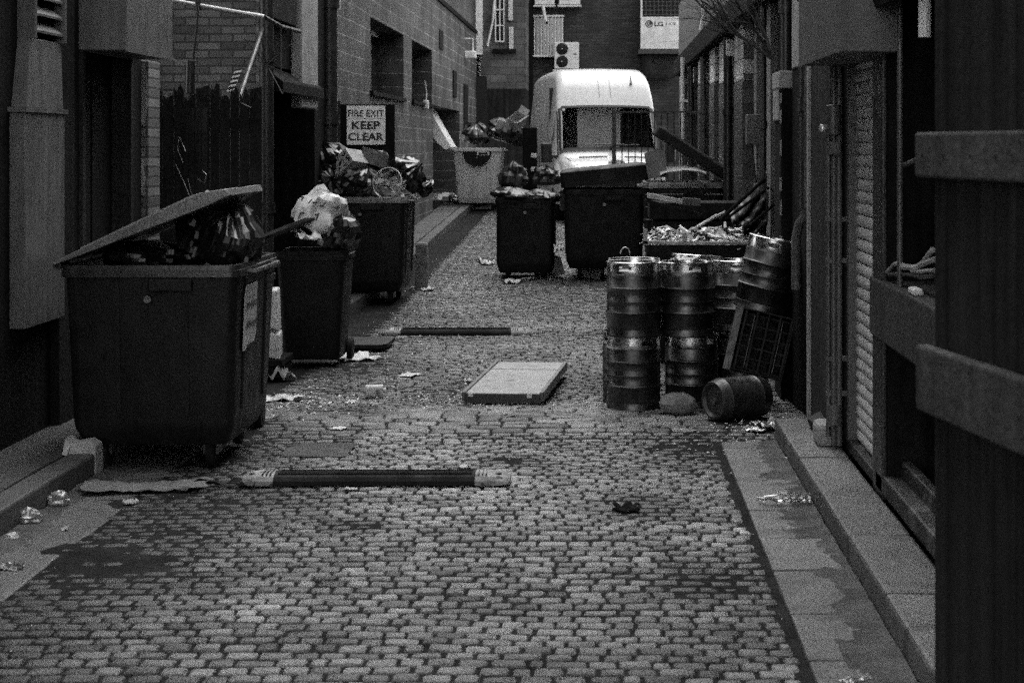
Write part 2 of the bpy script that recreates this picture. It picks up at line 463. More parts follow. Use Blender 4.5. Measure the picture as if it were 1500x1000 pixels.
slabs('gutter', M['slab'], -3.0, -2.58, 3.5, 14.0, (.6, 1.0), -.004, .12, 12)
slabs('kerb', M['kerb'], 1.155, 1.47, 3.5, 11.9, (.8, 1.15), .13, .4, 13, bevel=.02)
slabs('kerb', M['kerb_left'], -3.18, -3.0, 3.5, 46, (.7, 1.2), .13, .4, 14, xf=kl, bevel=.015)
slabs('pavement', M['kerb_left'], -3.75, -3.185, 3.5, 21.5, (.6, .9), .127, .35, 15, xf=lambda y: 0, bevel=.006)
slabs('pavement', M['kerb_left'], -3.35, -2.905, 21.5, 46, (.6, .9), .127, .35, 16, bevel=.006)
def silt(x0, x1, y0, y1, ztop, flip, seed):
    def fn(u, v):
        k = u if not flip else 1-u
        x = x0+(x1-x0)*k; y = y0+(y1-y0)*v
        z = ztop + .016*(u-.84) + .007*nz(x*6+seed, y*3) + .006*nz(x*17, y*13)
        return (x, y, z)
    m_ = MB(); m_.grid(fn, 12, 220)
    if flip: m_.f = [f[::-1] for f in m_.f]
    tag(mesh('gutter_silt', m_, M['silt'], smooth='all'), kind='structure')
silt(.93, 1.156, 3.6, 11.7, .010, False, 3); silt(-2.999, -2.8, 3.6, 13.9, .004, True, 8)
m = MB(); m.grid(lambda u, v: (-2.02+u*.42 + .02*nz(v*5, u*3), 11.15+v*.5+.03*nz(u*6, 2), ring_h(-1.8, 11.4)+.006), 10, 10)
tag(mesh('road_patch', m, M['silt'], smooth='all'), kind='structure')

# ------------------------------------------------------------------ left: shuttered building
b = thing('shuttered_building', 'dark building with a shuttered doorway under a projecting steel housing, sheet metal duct beside it', 'building', (-3.6, 12.9, 0), world=True)
w = MB()
w.box(-9, -3.6, 1.5, 12.24, -.3, 10).box(-9, -3.6, 13.56, 13.9, -.3, 10).box(-9, -3.6, 12.24, 13.56, 2.9, 10).box(-9, -3.8, 12.24, 13.56, -.3, 2.9)
mesh('wall', w, M['render_dark'], b)
w = MB(); w.box(-3.6, -3.52, 7.6, 9.7, -.2, 10.1)
mesh('pilaster', w, M['render_dark'], b, bevel=.01)
w = MB(); w.box(-3.6, -3.56, 9.7, 10.5, -.2, .9); mesh('plinth', w, M['render_dark'], b, bevel=.01)
w = MB(); w.box(-3.6, -3.54, 11.6, 11.95, -.2, 10.1); mesh('pilaster', w, M['render_dark'], b, bevel=.01)
hs = MB(); hs.box(-3.62, -3.27, 12.24, 13.56, 2.61, 3.25)
hs_o = mesh('shutter_housing', hs, M['housing'], b, bevel=.008)
e = MB(); e.box(-3.275, -3.262, 12.22, 13.58, 2.6, 2.625); sub('lip', e, M['housing'], hs_o)
d = MB(); d.box(-3.76, -3.72, 12.24, 13.56, .1, 2.62)
dr = mesh('door', d, M['black_paint'], b)
d = MB(); d.box(-3.72, -3.71, 12.38, 12.85, .3, 2.4).box(-3.72, -3.71, 12.95, 13.42, .3, 2.4)
sub('panel', d, M['black_paint'], dr, bevel=.004)
for q in (12.24, 13.49):
    d = MB(); d.box(-3.72, -3.57, q, q+.075, .1, 2.61); mesh('shutter_guide', d, M['render_mid'], b, bevel=.006)
d = MB(); d.box(-3.6, -3.3, 12.2, 13.6, -.1, .20)
mesh('doorstep', d, M['kerb_left'], b, bevel=.015)

dk = thing('ventilation_duct', 'tall pale sheet metal duct with louvred grille on the dark left wall', 'duct', (-3.5, 11.0, .84), world=True)
x0, x1 = -3.6, -3.50
d = MB(); d.box(x0, x1, 10.80, 11.59, .84, 2.16)
mesh('casing', d, M['sheet_metal'], dk, bevel=.006)
d = MB(); r0 = [(x0,10.83,2.19),(x1,10.83,2.19),(x1,11.56,2.19),(x0,11.56,2.19)]; r1 = [(x0,10.95,2.62),(x1-.02,10.95,2.62),(x1-.02,11.58,2.62),(x0,11.58,2.62)]
d.loft([r0, r1]); mesh('tapered_hood', d, M['sheet_metal'], dk, bevel=.004)
d = MB(); d.box(x0, x1+.015, 10.77, 11.62, 2.16, 2.19); mesh('flange', d, M['sheet_metal'], dk)
d = MB(); d.box(x0, x1-.06, 10.97, 11.56, 2.62, 3.3); gr = mesh('grille', d, M['black_paint'], dk)
d = MB()
for k in range(6):
    z = 2.66 + k*.105
    d.prism([(x1-.06, 10.99, z+.06), (x1+.0, 10.99, z), (x1+.0, 10.99, z+.015), (x1-.06, 10.99, z+.075)], (0, .57, 0))
sub('louvre', d, M['sheet_metal'], gr)
for q in (10.95, 11.56):
    d = MB(); d.box(x0, x1+.01, q, q+.04, 2.62, 3.3); sub('frame', d, M['sheet_metal'], gr)

# ------------------------------------------------------------------ left: brick yard building, fence, pier
p = thing('brick_pier', 'broken brick gate pier with pale plaster patches, left of the board fence', 'pier', (-3.68, 14.1, 0), world=True)
d = MB(); d.box(-3.82, -3.55, 13.93, 14.3, -.2, 2.62); mesh('shaft', d, M['brick_facing'], p, bevel=.012)
d = MB()
for k, (a0, a1, z0, z1) in enumerate(((-3.78,-3.70,2.05,2.5),(-3.74,-3.58,1.5,1.9),(-3.79,-3.6,.45,1.15),(-3.62,-3.56,2.1,2.6))):
    pts = [((a0+a1)/2+(a1-a0)*.55*math.cos(t*.7)*(1+.25*nz(t, k)), 13.93, (z0+z1)/2+(z1-z0)*.5*math.sin(t*.7)*(1+.25*nz(k, t))) for t in range(9)]
    d.prism(pts, (0, -.012, 0))
mesh('plaster', d, M['stone_pale'], p)

b = thing('brick_building', 'old soot-stained brick building whose end wall faces the alley mouth behind the board fence', 'building', (-4.5, 19.3, 0), world=True)
w = MB(); w.box(-9, -3.34, 17.2, 17.45, -.3, 9); mesh('end_wall', w, M['brick_facing'], b)
w = MB(); w.box(-9, -3.32, 17.45, 21.7, 2.75, 9).box(-9, -3.32, 20.6, 21.7, -.3, 2.75).box(-9, -3.85, 17.45, 20.6, -.3, 2.75)
mesh('wall', w, M['render_dark'], b)
w = MB(); w.box(-3.32, -3.2, 19.0, 20.1, 2.35, 9); mesh('pilaster', w, M['stone_pale'], b, bevel=.02)
w = MB(); w.box(-3.34, -3.22, 17.47, 18.8, 3.2, 9); mesh('boarded_window', w, M['black_paint'], b, bevel=.01)
w = MB(); w.prism([(-3.33, 17.6, 2.72), (-3.15, 17.6, 2.58), (-3.15, 17.6, 2.48), (-3.33, 17.6, 2.5)], (0, 2.6, 0)); mesh('canopy', w, M['soot'], b)
w = MB(); w.box(-3.85, -3.8, 17.6, 20.5, .1, 2.7); dd = mesh('door', w, M['black_paint'], b)
w = MB(); w.box(-3.8, -3.785, 17.75, 18.95, .3, 2.5).box(-3.8, -3.785, 19.1, 20.35, .3, 2.5); sub('panel', w, M['black_paint'], dd, bevel=.005)
w = MB(); w.box(-3.9, -3.1, 13.95, 17.2, -.3, .09); mesh('yard_step', w, M['kerb_left'], b)

f = thing('board_fence', 'dark vertical board fence with a ragged splintered top before the brick wall', 'fence', (-3.45, 15.2, 0), world=True)
rs = random.Random(5); d = MB(); x = -3.93
while x < -2.92:
    wd = rs.uniform(.075, .12); zt = 2.40 + rs.uniform(-.04, .05); yb = 15.2 + rs.uniform(-.006, .006)
    pts = [(x, yb, .05), (x+wd-.006, yb, .05), (x+wd-.006, yb, zt+rs.uniform(-.03,.03)), (x+wd*.6, yb, zt+rs.uniform(-.01,.05)), (x+wd*.3, yb, zt+rs.uniform(-.05,.03)), (x, yb, zt)]
    d.prism(pts, (0, .022, 0)); x += wd
mesh('board', d, M['timber'], f)
for z in (.5, 1.3, 2.1):
    d = MB(); d.box(-3.93, -2.92, 15.225, 15.27, z, z+.09); mesh('rail', d, M['timber'], f)
d = MB(); x = -3.58
for k in range(4): d.box(x, x+.05, 15.18, 15.19, 1.45+.03*(k%3), 2.27); x += .055
mesh('patch_board', d, M['render_mid'], f)
d = MB()
for k in range(60):
    a0 = rs.uniform(-3.9, -2.95); z0 = 2.38 + rs.uniform(-.06, .05); dx = rs.uniform(-.05, .07)
    d.tube([(a0, 15.19, z0), (a0+dx*.5, 15.17, z0+rs.uniform(.0,.05)), (a0+dx, 15.15, z0+rs.uniform(-.06,.02))], .003, 4)
mesh('splinter', d, M['timber'], f)

wires = [((262,200),(268,212),(272,222)), ((257,240),(270,268),(281,295)), ((262,204),(260,218),(268,238)), ((290,262),(300,268),(302,255),(297,250)), ((275,262),(281,285)), ((352,150),(368,158)), ((208,162),(230,188))]
ws = []
for k, w_ in enumerate(wires):
    d = MB(); pts = [at(px, py, 15.12+.03*(i % 2)) for i, (px, py) in enumerate(w_)]
    d.tube(pts, .0035, 5)
    ws.append(d)
wt = thing('loose_wire', 'thin pale wires snagged and curling on the front of the board fence', 'wire', at(270, 240, 15.12), world=True)
for d in ws: mesh('strand', d, M['galv'], wt)

pp = thing('bent_pipe', 'pale galvanised pipe bent down at one end, above the board fence', 'pipe', at(310, 18, 15.9), world=True)
d = MB(); pts = [at(241, 26, 15.9), at(243, 14, 15.9), at(248, 6, 15.9), at(256, 2, 15.9), at(268, 4, 15.9), at(300, 10, 15.9), at(345, 18, 15.9), at(387, 25, 15.9)]
d.tube(pts, .022, 12); mesh('tube', d, M['galv'], pp, smooth=True)
d = MB(); d.cyl(at(290, 2, 15.9), at(291, 16, 15.9), .03); mesh('clamp', d, M['iron'], pp)
d = MB(); a0 = at(387, 25, 15.9); d.tube([a0, (a0[0]+.05, a0[1]+.6, a0[2]-.05), (a0[0]+.1, 17.2, a0[2]-.05)], .02, 8); mesh('bracket', d, M['iron'], pp)
po = thing('leaning_pole', 'slim grey pole leaning on the brick wall between bent pipe and fence top', 'pole', at(349, 140, 15.6), world=True)
d = MB(); d.tube([at(348, 150, 15.6), at(386, 38, 17.1)], .018, 10); mesh('shaft', d, M['grey_pipe'], po, smooth=True)
po = thing('hanging_cable', 'dark cable in a thick sleeve hanging in front of the old brick wall', 'cable', at(280, 130, 16.6), world=True)
d = MB(); d.tube([at(293, -20, 16.6), at(288, 40, 16.6), at(280, 110, 16.6), at(279, 150, 16.6)], .012, 8); mesh('cord', d, M['iron'], po)
d = MB(); d.cyl(at(279, 88, 16.58), at(278, 138, 16.58), .045); mesh('sleeve', d, M['iron'], po, bevel=.01)
ta = thing('striped_board', 'short leaning board with pale and dark diagonal stripes, behind the board fence', 'board', at(345, 118, 15.8), world=True)
def strip(c0, c1, wpx, y_): 
    (ax, ay), (bx, by) = c0, c1
    return [at(ax-wpx, ay, y_), at(ax+wpx, ay-2, y_), at(bx+wpx, by-2, y_), at(bx-wpx, by, y_)]
d = MB(); d.prism(strip((337,136), (350,102), 6, 15.8), (0, .02, 0)); st = mesh('board', d, M['trim'], ta)
d = MB()
for k in range(5):
    t0, t1 = k/5+.03, k/5+.12
    L_ = lambda t: (337+13*t, 136-34*t)
    d.prism(strip(L_(t0), L_(t1), 5.5, 15.798), (0, -.004, 0))
sub('stripe', d, M['sign'], st)

dp = thing('soil_pipe', 'thick black soil pipe running down beside the blockwork building', 'drainpipe', (-3.37, 21.5, 1.6), world=True)
d = MB(); d.cyl((-3.28, 21.45, 1.55), (-3.28, 21.45, 6), .10, n=20); mesh('pipe', d, M['iron'], dp, smooth=True)
for z in (2.2, 3.6):
    d = MB(); d.cyl((-3.28, 21.45, z), (-3.28, 21.45, z+.12), .125, n=20); mesh('collar', d, M['iron'], dp, smooth=True)
dp = thing('rainwater_pipe', 'black rainwater pipe at the corner of the old brick building, right of the fence', 'drainpipe', (-3.2, 17.1, 0), world=True)
d = MB(); d.cyl((-3.22, 17.1, .1), (-3.22, 17.1, 8), .07, n=16); mesh('pipe', d, M['iron'], dp, smooth=True)
for z in (1.3, 2.75): 
    d = MB(); d.cyl((-3.22, 17.1, z), (-3.22, 17.1, z+.1), .085, n=16); mesh('collar', d, M['iron'], dp, smooth=True)
d = MB()
for (dx, dz) in ((-.2,.25),(.25,.2),(.28,-.12),(.16,-.28),(-.05,.3)): d.tube([(-3.2, 17.0, 2.72), (-3.2+dx, 16.95, 2.72+dz)], .006, 5)
mesh('bracket', d, M['iron'], dp)
dp = thing('conduit', 'thin pale conduit on the dark wall to the left of the stone pilaster', 'conduit', at(411, 60, 18.6), world=True)
d = MB(); d.cyl(at(411, 105, 18.2), at(411, -40, 18.2), .012, n=8); mesh('pipe', d, M['grey_pipe'], dp)

# ------------------------------------------------------------------ left: blockwork building
b = thing('blockwork_building', 'low flat-roofed grey blockwork building with two deep strip windows', 'building', (-3.3, 34, 0), world=True)
w = MB(); X = -3.3
wins = [(25.4, 29.7), (31.0, 34.7)]
w.box(-9, X, 21.7, 34.9, -.3, 2.72).box(-9, X, 41.5, 47, -.3, 2.72).box(-9, X-.9, 34.9, 41.5, -.3, 2.72).box(-9, X, 21.7, 47, 3.78, 4.85)
ys = [21.7, 25.4, 29.7, 31.0, 34.7, 47]
for k in (0, 2, 4): w.box(-9, X, ys[k], ys[k+1], 2.72, 3.78)
w.box(-9, X-.45, 25.4, 29.7, 2.72, 3.78).box(-9, X-.45, 31.0, 34.7, 2.72, 3.78)
mesh('wall', w, M['block'], b)
d = MB(); d.box(-9, X+.04, 21.68, 47.05, 4.85, 4.95); mesh('roof_edge', d, M['render_dark'], b)
for (a0, a1) in wins:
    d = MB(); d.box(X-.44, X-.40, a0+.06, a1-.06, 2.78, 3.72)
    wn = mesh('window', d, M['pane'], b)
    d = MB()
    for k in range(4):
        yy = a0+.06+(a1-a0-.12)*k/3; d.box(X-.41, X-.36, yy-.04, yy+.04, 2.76, 3.74)
    d.box(X-.41, X-.365, a0, a1, 2.72, 2.80).box(X-.41, X-.365, a0, a1, 3.70, 3.78)
    sub('frame', d, M['trim'], wn)
    d = MB(); d.box(X-.36, X+.05, a0-.05, a1+.05, 2.66, 2.722); sub('sill', d, M['render_dark'], wn)
for q in ((.02, 36.2, 37.0, 3.9, 4.3), (.03, 39.5, 40.4, 3.0, 3.6), (.03, 42.6, 43.8, 2.2, 3.4)):
    d = MB(); d.box(X-.02, X+q[0], *q[1:]); mesh('vent_cover', d, M['black_paint'], b, bevel=.01)
d = MB(); d.box(X-.02, X+.012, 22.4, 34.8, 1.2, 1.28); mesh('ledge', d, M['render_dark'], b)

fl = thing('wall_floodlight', 'small pale floodlight on a bracket under the blockwork roof edge', 'floodlight', (-3.2, 43.0, 4.2), world=True)
d = MB(); d.box(-3.3, -3.02, 42.9, 43.2, 4.02, 4.2); mesh('head', d, M['ac'], fl, bevel=.03)
d = MB(); d.tube([(-3.3, 43.0, 4.5), (-3.1, 43.0, 4.5), (-3.1, 43.0, 4.2)], .02, 6); mesh('arm', d, M['ac'], fl)
fl = thing('junction_box', 'small pale junction box with dangling lead, left of the raised white bin lid', 'electrical box', (-3.25, 33.0, 2.4), world=True)
d = MB(); q = at(623, 152, 33.0); d.box(-3.3, -3.2, 32.9, 33.1, q[2]-.1, q[2]+.06); mesh('box', d, M['ac'], fl, bevel=.02)
d = MB(); d.tube([(-3.25, 33, q[2]), (-3.24, 33.05, q[2]+.2), (-3.27, 33, q[2]+.42)], .012, 6); mesh('lead', d, M['ac'], fl)

# open fire door with its notice
fd = thing('fire_door', 'black steel fire door standing open at right angles to the blockwork wall, carrying the notice', 'door', (-3.3, 22.3, 0), world=True)
x0, x1 = xs(497, 22.3), xs(578, 22.3)
d = MB(); d.box(x0, x1, 22.3, 22.345, .2, zs(153, 22.3)); mesh('leaf', d, M['black_paint'], fd, bevel=.004)
d = MB(); d.box(x0-.02, x0+.02, 22.28, 22.36, .2, 2.5); mesh('hinge', d, M['iron'], fd)
sg = thing('fire_exit_sign', 'square white notice in black capitals reading FIRE EXIT KEEP CLEAR', 'sign', at(536, 184, 22.29), world=True)
a0, a1 = at(508, 212, 22.29), at(564.5, 155, 22.29)
d = MB(); d.box(a0[0], a1[0], 22.286, 22.298, a0[2], a1[2]); pl = mesh('plate', d, M['sign'], sg)
cx, wdt, hgt, z1 = (a0[0]+a1[0])/2, a1[0]-a0[0], a1[2]-a0[2], a1[2]
for s_, wf, hf, cz, wt_ in (('FIRE EXIT', .93, .17, .195, .008), ('KEEP', .74, .205, .50, .028), ('CLEAR', .92, .205, .795, .028)):
    t = moved(text_mb(s_, wdt*wf, hgt*hf, wt_), Matrix.Translation((cx, 22.284, z1-hgt*cz)))
    mesh('lettering', t, M['black_ink'], sg)
d = MB(); d.box(a0[0]+.01, a1[0]-.01, 22.2835, 22.2855, z1-hgt*.335, z1-hgt*.33); mesh('rule', d, M['black_ink'], sg)
st = thing('small_notice', 'small tilted white notice high on the near corner of the blockwork wall', 'notice', at(493, 5, 21.75), world=True)
d = MB(); d.prism([at(487, -10, 21.68), at(499, -8, 21.68), at(499, 15, 21.68), at(494, 12, 21.68)], (0, .01, 0)); mesh('plate', d, M['sign'], st)

# ------------------------------------------------------------------ far end
b = thing('pale_rendered_building', 'tall pale rendered building rising behind the blockwork roof', 'building', (-5, 42, 0), world=True)
w = MB(); w.box(-9, -4.05, 36, 47.5, 4.0, 13); mesh('wall', w, M['render_pale'], b)
b = thing('brick_tenement', 'far brick tenement with tall sash windows beside a pale stone strip', 'building', (-2.7, 47.3, 0), world=True)
w = MB(); w.box(-4.3, xs(770, 47), 47.05, 49, -.3, zs(130, 47)); mesh('lower_wall', w, M['render_mid'], b)
w = MB(); w.box(xs(704, 47), xs(770, 47), 47.1, 49, zs(130, 47), 13); mesh('upper_wall', w, M['brick_far'], b)
w = MB(); w.box(-4.3, xs(697, 47), 47.1, 49, zs(130, 47), 13); mesh('gable', w, M['render_pale'], b)
w = MB(); w.box(xs(697, 47), xs(707, 47), 46.98, 48, zs(80, 47), 13); mesh('quoin_strip', w, M['ac'], b)
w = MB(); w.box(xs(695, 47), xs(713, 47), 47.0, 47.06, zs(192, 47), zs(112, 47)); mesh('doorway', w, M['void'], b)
for (px0, px1, py0, py1) in ((725, 739, -60, 62), (745, 751, -60, 30), (746, 752, 40, 72)):
    w = MB(); w.box(xs(px0, 47), xs(px1, 47), 47.05, 47.12, zs(py1, 47), zs(py0, 47)); wn = mesh('window', w, M['pane'], b)
    w = MB(); a0, a1, z0, z1 = xs(px0, 47), xs(px1, 47), zs(py1, 47), zs(py0, 47)
    for q in (a0, (a0+a1)/2-.012, a1-.03): w.box(q, q+.03, 46.99, 47.045, z0, z1)
    for q in ([z0, z1-.04] + [z0+.42*k for k in range(1, int((z1-z0)/.42)+1)]): w.box(a0, a1, 46.985, 47.043, q, q+.035)
    sub('frame', w, M['ac'], wn)
w = MB(); w.box(xs(722, 47), xs(756, 47), 46.9, 47.1, zs(78, 47), zs(72, 47)); mesh('sill', w, M['black_paint'], b)
ld = thing('service_pipe', 'slim pale pipe running slantwise down the far brick tenement', 'pipe', at(720, 40, 46.9), world=True)
w = MB(); w.tube([at(726, -20, 46.95), at(722, 30, 46.95), at(714, 68, 46.95)], .03, 8); mesh('pipe', w, M['ac'], ld)

b = thing('end_building', 'dark sooty brick building closing the far end of the alley', 'building', (0, 49.9, 0), world=True)
w = MB(); w.box(xs(764, 49.9), 6, 49.9, 53, -.3, 13); mesh('wall', w, M['brick_end'], b)
w = MB(); w.box(xs(767, 49.9), xs(781, 49.9), 49.3, 49.9, -.3, 13); mesh('corner_pier', w, M['black_paint'], b)
wz = 49.6
bw = thing('barred_window', 'window behind upright pale steel bars on the dark end wall', 'window', at(805, 52, wz), world=True)
a0, a1, z0, z1 = xs(783, wz), xs(824, wz), zs(81, wz), zs(25, wz)
w = MB(); w.box(a0, a1, wz+.25, wz+.29, z0, z1); mesh('pane', w, M['pane'], bw)
w = MB()
for k in range(9): w.cyl((a0+(a1-a0)*k/8, wz, z0), (a0+(a1-a0)*k/8, wz, z1), .016, n=8)
mesh('bar', w, M['ac'], bw)
for q in (z0-.05, z1):
    w = MB(); w.box(a0-.04, a1+.04, wz-.02, wz+.3, q, q+.05); mesh('frame', w, M['ac'], bw)
def ac_unit(px0, px1, py0, py1, Y, label, stack, fr=.26):
    t = thing('air_conditioner', label, 'air conditioner', at((px0+px1)/2, py1, Y), world=True, group='air conditioning units on the end wall')
    a0, a1, z0, z1 = xs(px0, Y), xs(px1, Y), zs(py1, Y), zs(py0, Y)
    d = MB(); d.box(a0, a1, Y, Y+.32, z0, z1); mesh('casing', d, M['ac'], t, bevel=.02)
    hgt = z1-z0; r = fr*hgt if not stack else .20*hgt
    for cz in ((z0+hgt*.27, z0+hgt*.74) if stack else (z0+hgt*.5,)):
        cx = a0+(a1-a0)*(.32 if stack else .42)
        Mx = Matrix.Translation((cx, Y, cz)) @ Matrix.Rotation(R(90), 4, 'X')
        d = MB(); d.lathe([(0, .004), (r, .004), (r*1.12, .012), (r*1.12, -.01)], 28, Mx); fan = mesh('fan', d, M['void'], t)
        d = MB()
        for q in (.35, .6, .85): 
            pts = [Mx @ Vector((q*r*math.cos(k*.314), q*r*math.sin(k*.314), .02)) for k in range(21)]; d.tube(pts, .006, 4)
        for k in range(8): d.tube([Mx @ Vector((0,0,.02)), Mx @ Vector((r*math.cos(k*.785), r*math.sin(k*.785), .02))], .005, 4)
        sub('guard', d, M['trim'], fan)
        d = MB(); d.lathe([(0, .03), (r*.12, .03), (r*.12, .0)], 12, Mx); sub('hub', d, M['ac'], fan)
    d = MB(); d.box(a0+(a1-a0)*.78, a0+(a1-a0)*.9, Y-.006, Y, z0+hgt*.53, z0+hgt*.57); mesh('badge', d, M['trim'], t)
    d = MB(); d.box(a0-.03, a1+.03, Y-.05, 49.9, z0-.06, z0-.02); mesh('bracket', d, M['ac'], t)
ac_unit(812, 848, 62, 101, 49.4, 'pale air conditioner with two dark fans one above the other, below the barred window', True)
ac_unit(783, 812, -24, 7, 49.4, 'pale air conditioner at the top of the end wall, directly above the barred window', False)
ac_unit(819, 850, -24, 7, 49.4, 'pale air conditioner at the top of the end wall, above the two-fan one', False)
hz = thing('drain_hose', 'short pale hose hanging from the air conditioners onto the barred window', 'hose', at(797, 20, 49.35), world=True)
w = MB(); w.tube([at(795, 8, 49.35), at(797, 20, 49.35), at(800, 32, 49.35)], .05, 8); mesh('hose', w, M['ac'], hz, smooth=True)

Y = 49.3
lg = thing('outdoor_unit_sign', 'white condenser panel with a round emblem and letters LG, below a grid', 'sign', at(968, 50, Y), world=True)
a0, a1, z0, z1 = xs(940, Y), xs(995, Y), zs(72, Y), zs(25, Y)
d = MB(); d.box(a0, a1, Y, Y+.5, z0, z1); mesh('panel', d, M['ac'], lg, bevel=.01)
d = MB(); d.box(a0, a1, Y+.1, Y+.5, z1, z1+1.2); mesh('backing', d, M['void'], lg)
d = MB()
for k in range(10): d.cyl((a0+(a1-a0)*k/9, Y+.03, z1), (a0+(a1-a0)*k/9, Y+.03, z1+1.2), .008, n=6)
for k in range(9): d.cyl((a0, Y+.03, z1+.06+k*.12), (a1, Y+.03, z1+.06+k*.12), .008, n=6)
mesh('grid', d, M['grey_pipe'], lg)
d = MB(); d.box(a0-.03, a0+.02, Y-.02, Y+.5, z0, z1+1.2); mesh('edge_frame', d, M['ac'], lg)
mesh('lettering', moved(text_mb('LG', .24, .125, .03), Matrix.Translation((xs(965, Y), Y-.006, zs(35.5, Y)))), M['black_ink'], lg)
mesh('small_lettering', moved(text_mb('| CE', .28, .085, .01), Matrix.Translation((xs(983, Y), Y-.006, zs(35.5, Y)))), M['print'], lg)
Mx = Matrix.Translation((xs(951, Y), Y-.004, zs(35.5, Y))) @ Matrix.Rotation(R(90), 4, 'X')
d = MB(); d.lathe([(0, 0), (.105, 0), (.105, -.004)], 28, Mx); em = mesh('emblem', d, M['black_ink'], lg)
d = MB(); d.lathe([(.06, .002), (.075, .002)], 24, Mx, skip=lambda k, i: i in (0,1,2,3,4,5)); d.box(*[xs(951, Y)-.02, xs(951, Y)-.005, Y-.008, Y-.006, zs(35.5, Y)-.04, zs(35.5, Y)+.04]); d.box(xs(951, Y)-.02, xs(951, Y)+.03, Y-.008, Y-.006, zs(35.5, Y)-.045, zs(35.5, Y)-.03)
sub('emblem_face', d, M['ac'], em)
d = MB(); d.box(a0-.1, a1+.3, Y-.15, Y+.6, z0-.14, z0-.02); mesh('bracket', d, M['iron'], lg)
d = MB(); d.box(a0+.02, a0+.28, Y+.1, Y+.4, z0-.7, z0-.14).box(a0+.05, a1-.1, Y+.12, Y+.4, z0-.8, z0-.7); mesh('stand', d, M['render_mid'], lg)
# ------------------------------------------------------------------ right: near building with roller shutter and open store
b = thing('corner_building', 'dark building with a ribbed roller shutter beside an open unglazed bay', 'building', (1.5, 8, 0), world=True)
X = 1.5
w = MB()
w.box(X, 6, 10.66, 12.35, -.3, 10).box(X, 6, 9.6, 10.66, 2.5, 10).box(X+.16, 6, 9.6, 10.66, -.3, 2.5)
w.box(X, 6, 1.5, 5.4, -.3, 10).box(X, 6, 5.4, 9.28, 2.75, 10).box(X, 1.75, 9.28, 9.6, -.3, 2.75)
w.box(2.9, 6, 5.4, 9.6, -.3, 2.75).box(X, 2.9, 5.4, 9.28, -.3, .22)
mesh('wall', w, M['render_dark'], b)
w = MB(); w.box(1.47, X, 9.28, 9.6, .1, 2.75); mesh('jamb', w, M['iron'], b, bevel=.01)
w = MB(); w.box(1.40, 1.425, 11.98, 12.08, .1, 3.2); mesh('corner_strip', w, M['stone_pale'], b, bevel=.006)
w = MB(); w.box(1.42, X, 10.99, 12.06, -.1, 10); mesh('pier', w, M['render_mid'], b, bevel=.012)
w = MB(); w.box(1.455, 1.75, 5.4, 9.62, .94, 1.25); mesh('counter_beam', w, M['timber_rail'], b, bevel=.012)
w = MB(); w.box(1.47, 1.6, 5.4, 9.5, .13, .235); mesh('plinth', w, M['kerb'], b, bevel=.015)
w = MB(); w.box(1.56, 1.62, 5.4, 9.28, .22, .32); mesh('inner_sill', w, M['kerb'], b, bevel=.01)
w = MB()
for k in range(12): yy = 6.0 + k*.27; w.box(1.78, 1.80, yy, yy+.025, .22, .94)
mesh('upright_bar', w, M['render_mid'], b)
w = MB(); w.cyl((1.47, 8.05, 2.45), (1.47, 8.05, 2.9), .03); mesh('vent_pipe', w, M['white_pipe'], b)
w = MB(); w.cyl((1.5, 8.9, 1.25), (1.5, 8.9, 2.75), .015); mesh('bay_post', w, M['grey_pipe'], b)
w = MB(); w.prism([(1.40, 9.2, 2.66), (1.52, 9.2, 2.76), (1.52, 9.2, 2.82), (1.38, 9.2, 2.72)], (0, -2.5, 0)); mesh('lintel_board', w, M['render_mid'], b)
# roller shutter
d = MB(); yr0, yr1 = 9.66, 10.62; z = .20; n = 6
prof = []
while z < 2.44:
    for k in range(n): prof.append((X+.05 - .024*(0, .7, 1, .98, .7, .05)[k], z + .070*(0, .1, .32, .62, .9, .97)[k]))
    z += .071
vs = []; fs = []
for (px_, pz_) in prof: vs += [(px_, yr0, pz_), (px_, yr1, pz_)]
for k in range(len(prof)-1): fs.append((2*k, 2*k+1, 2*k+3, 2*k+2))
d.add(vs, fs); mesh('roller_shutter', d, M['slat'], b, smooth=True, angle=40)
for q in (9.60, 10.61):
    d = MB(); d.box(X-.02, X+.08, q, q+.07, .17, 2.45); mesh('shutter_guide', d, M['grey_pipe'], b, bevel=.005)
d = MB(); d.box(1.2, X+.02, 9.05, 10.75, 2.436, 2.95); hs = mesh('shutter_housing', d, M['housing'], b, bevel=.006)
d = MB(); d.box(1.195, 1.215, 9.04, 10.76, 2.43, 2.45); sub('lip', d, M['housing'], hs)
d = MB(); d.box(1.475, 1.56, 9.6, 10.68, .13, .2); mesh('threshold', d, M['kerb'], b, bevel=.01)
d = MB(); d.tube([(1.52, 8.9, 1.86), (1.50, 8.0, 1.93), (1.46, 7.6, 1.92)], .012, 6); mesh('lamp_arm', d, M['grey_pipe'], b)

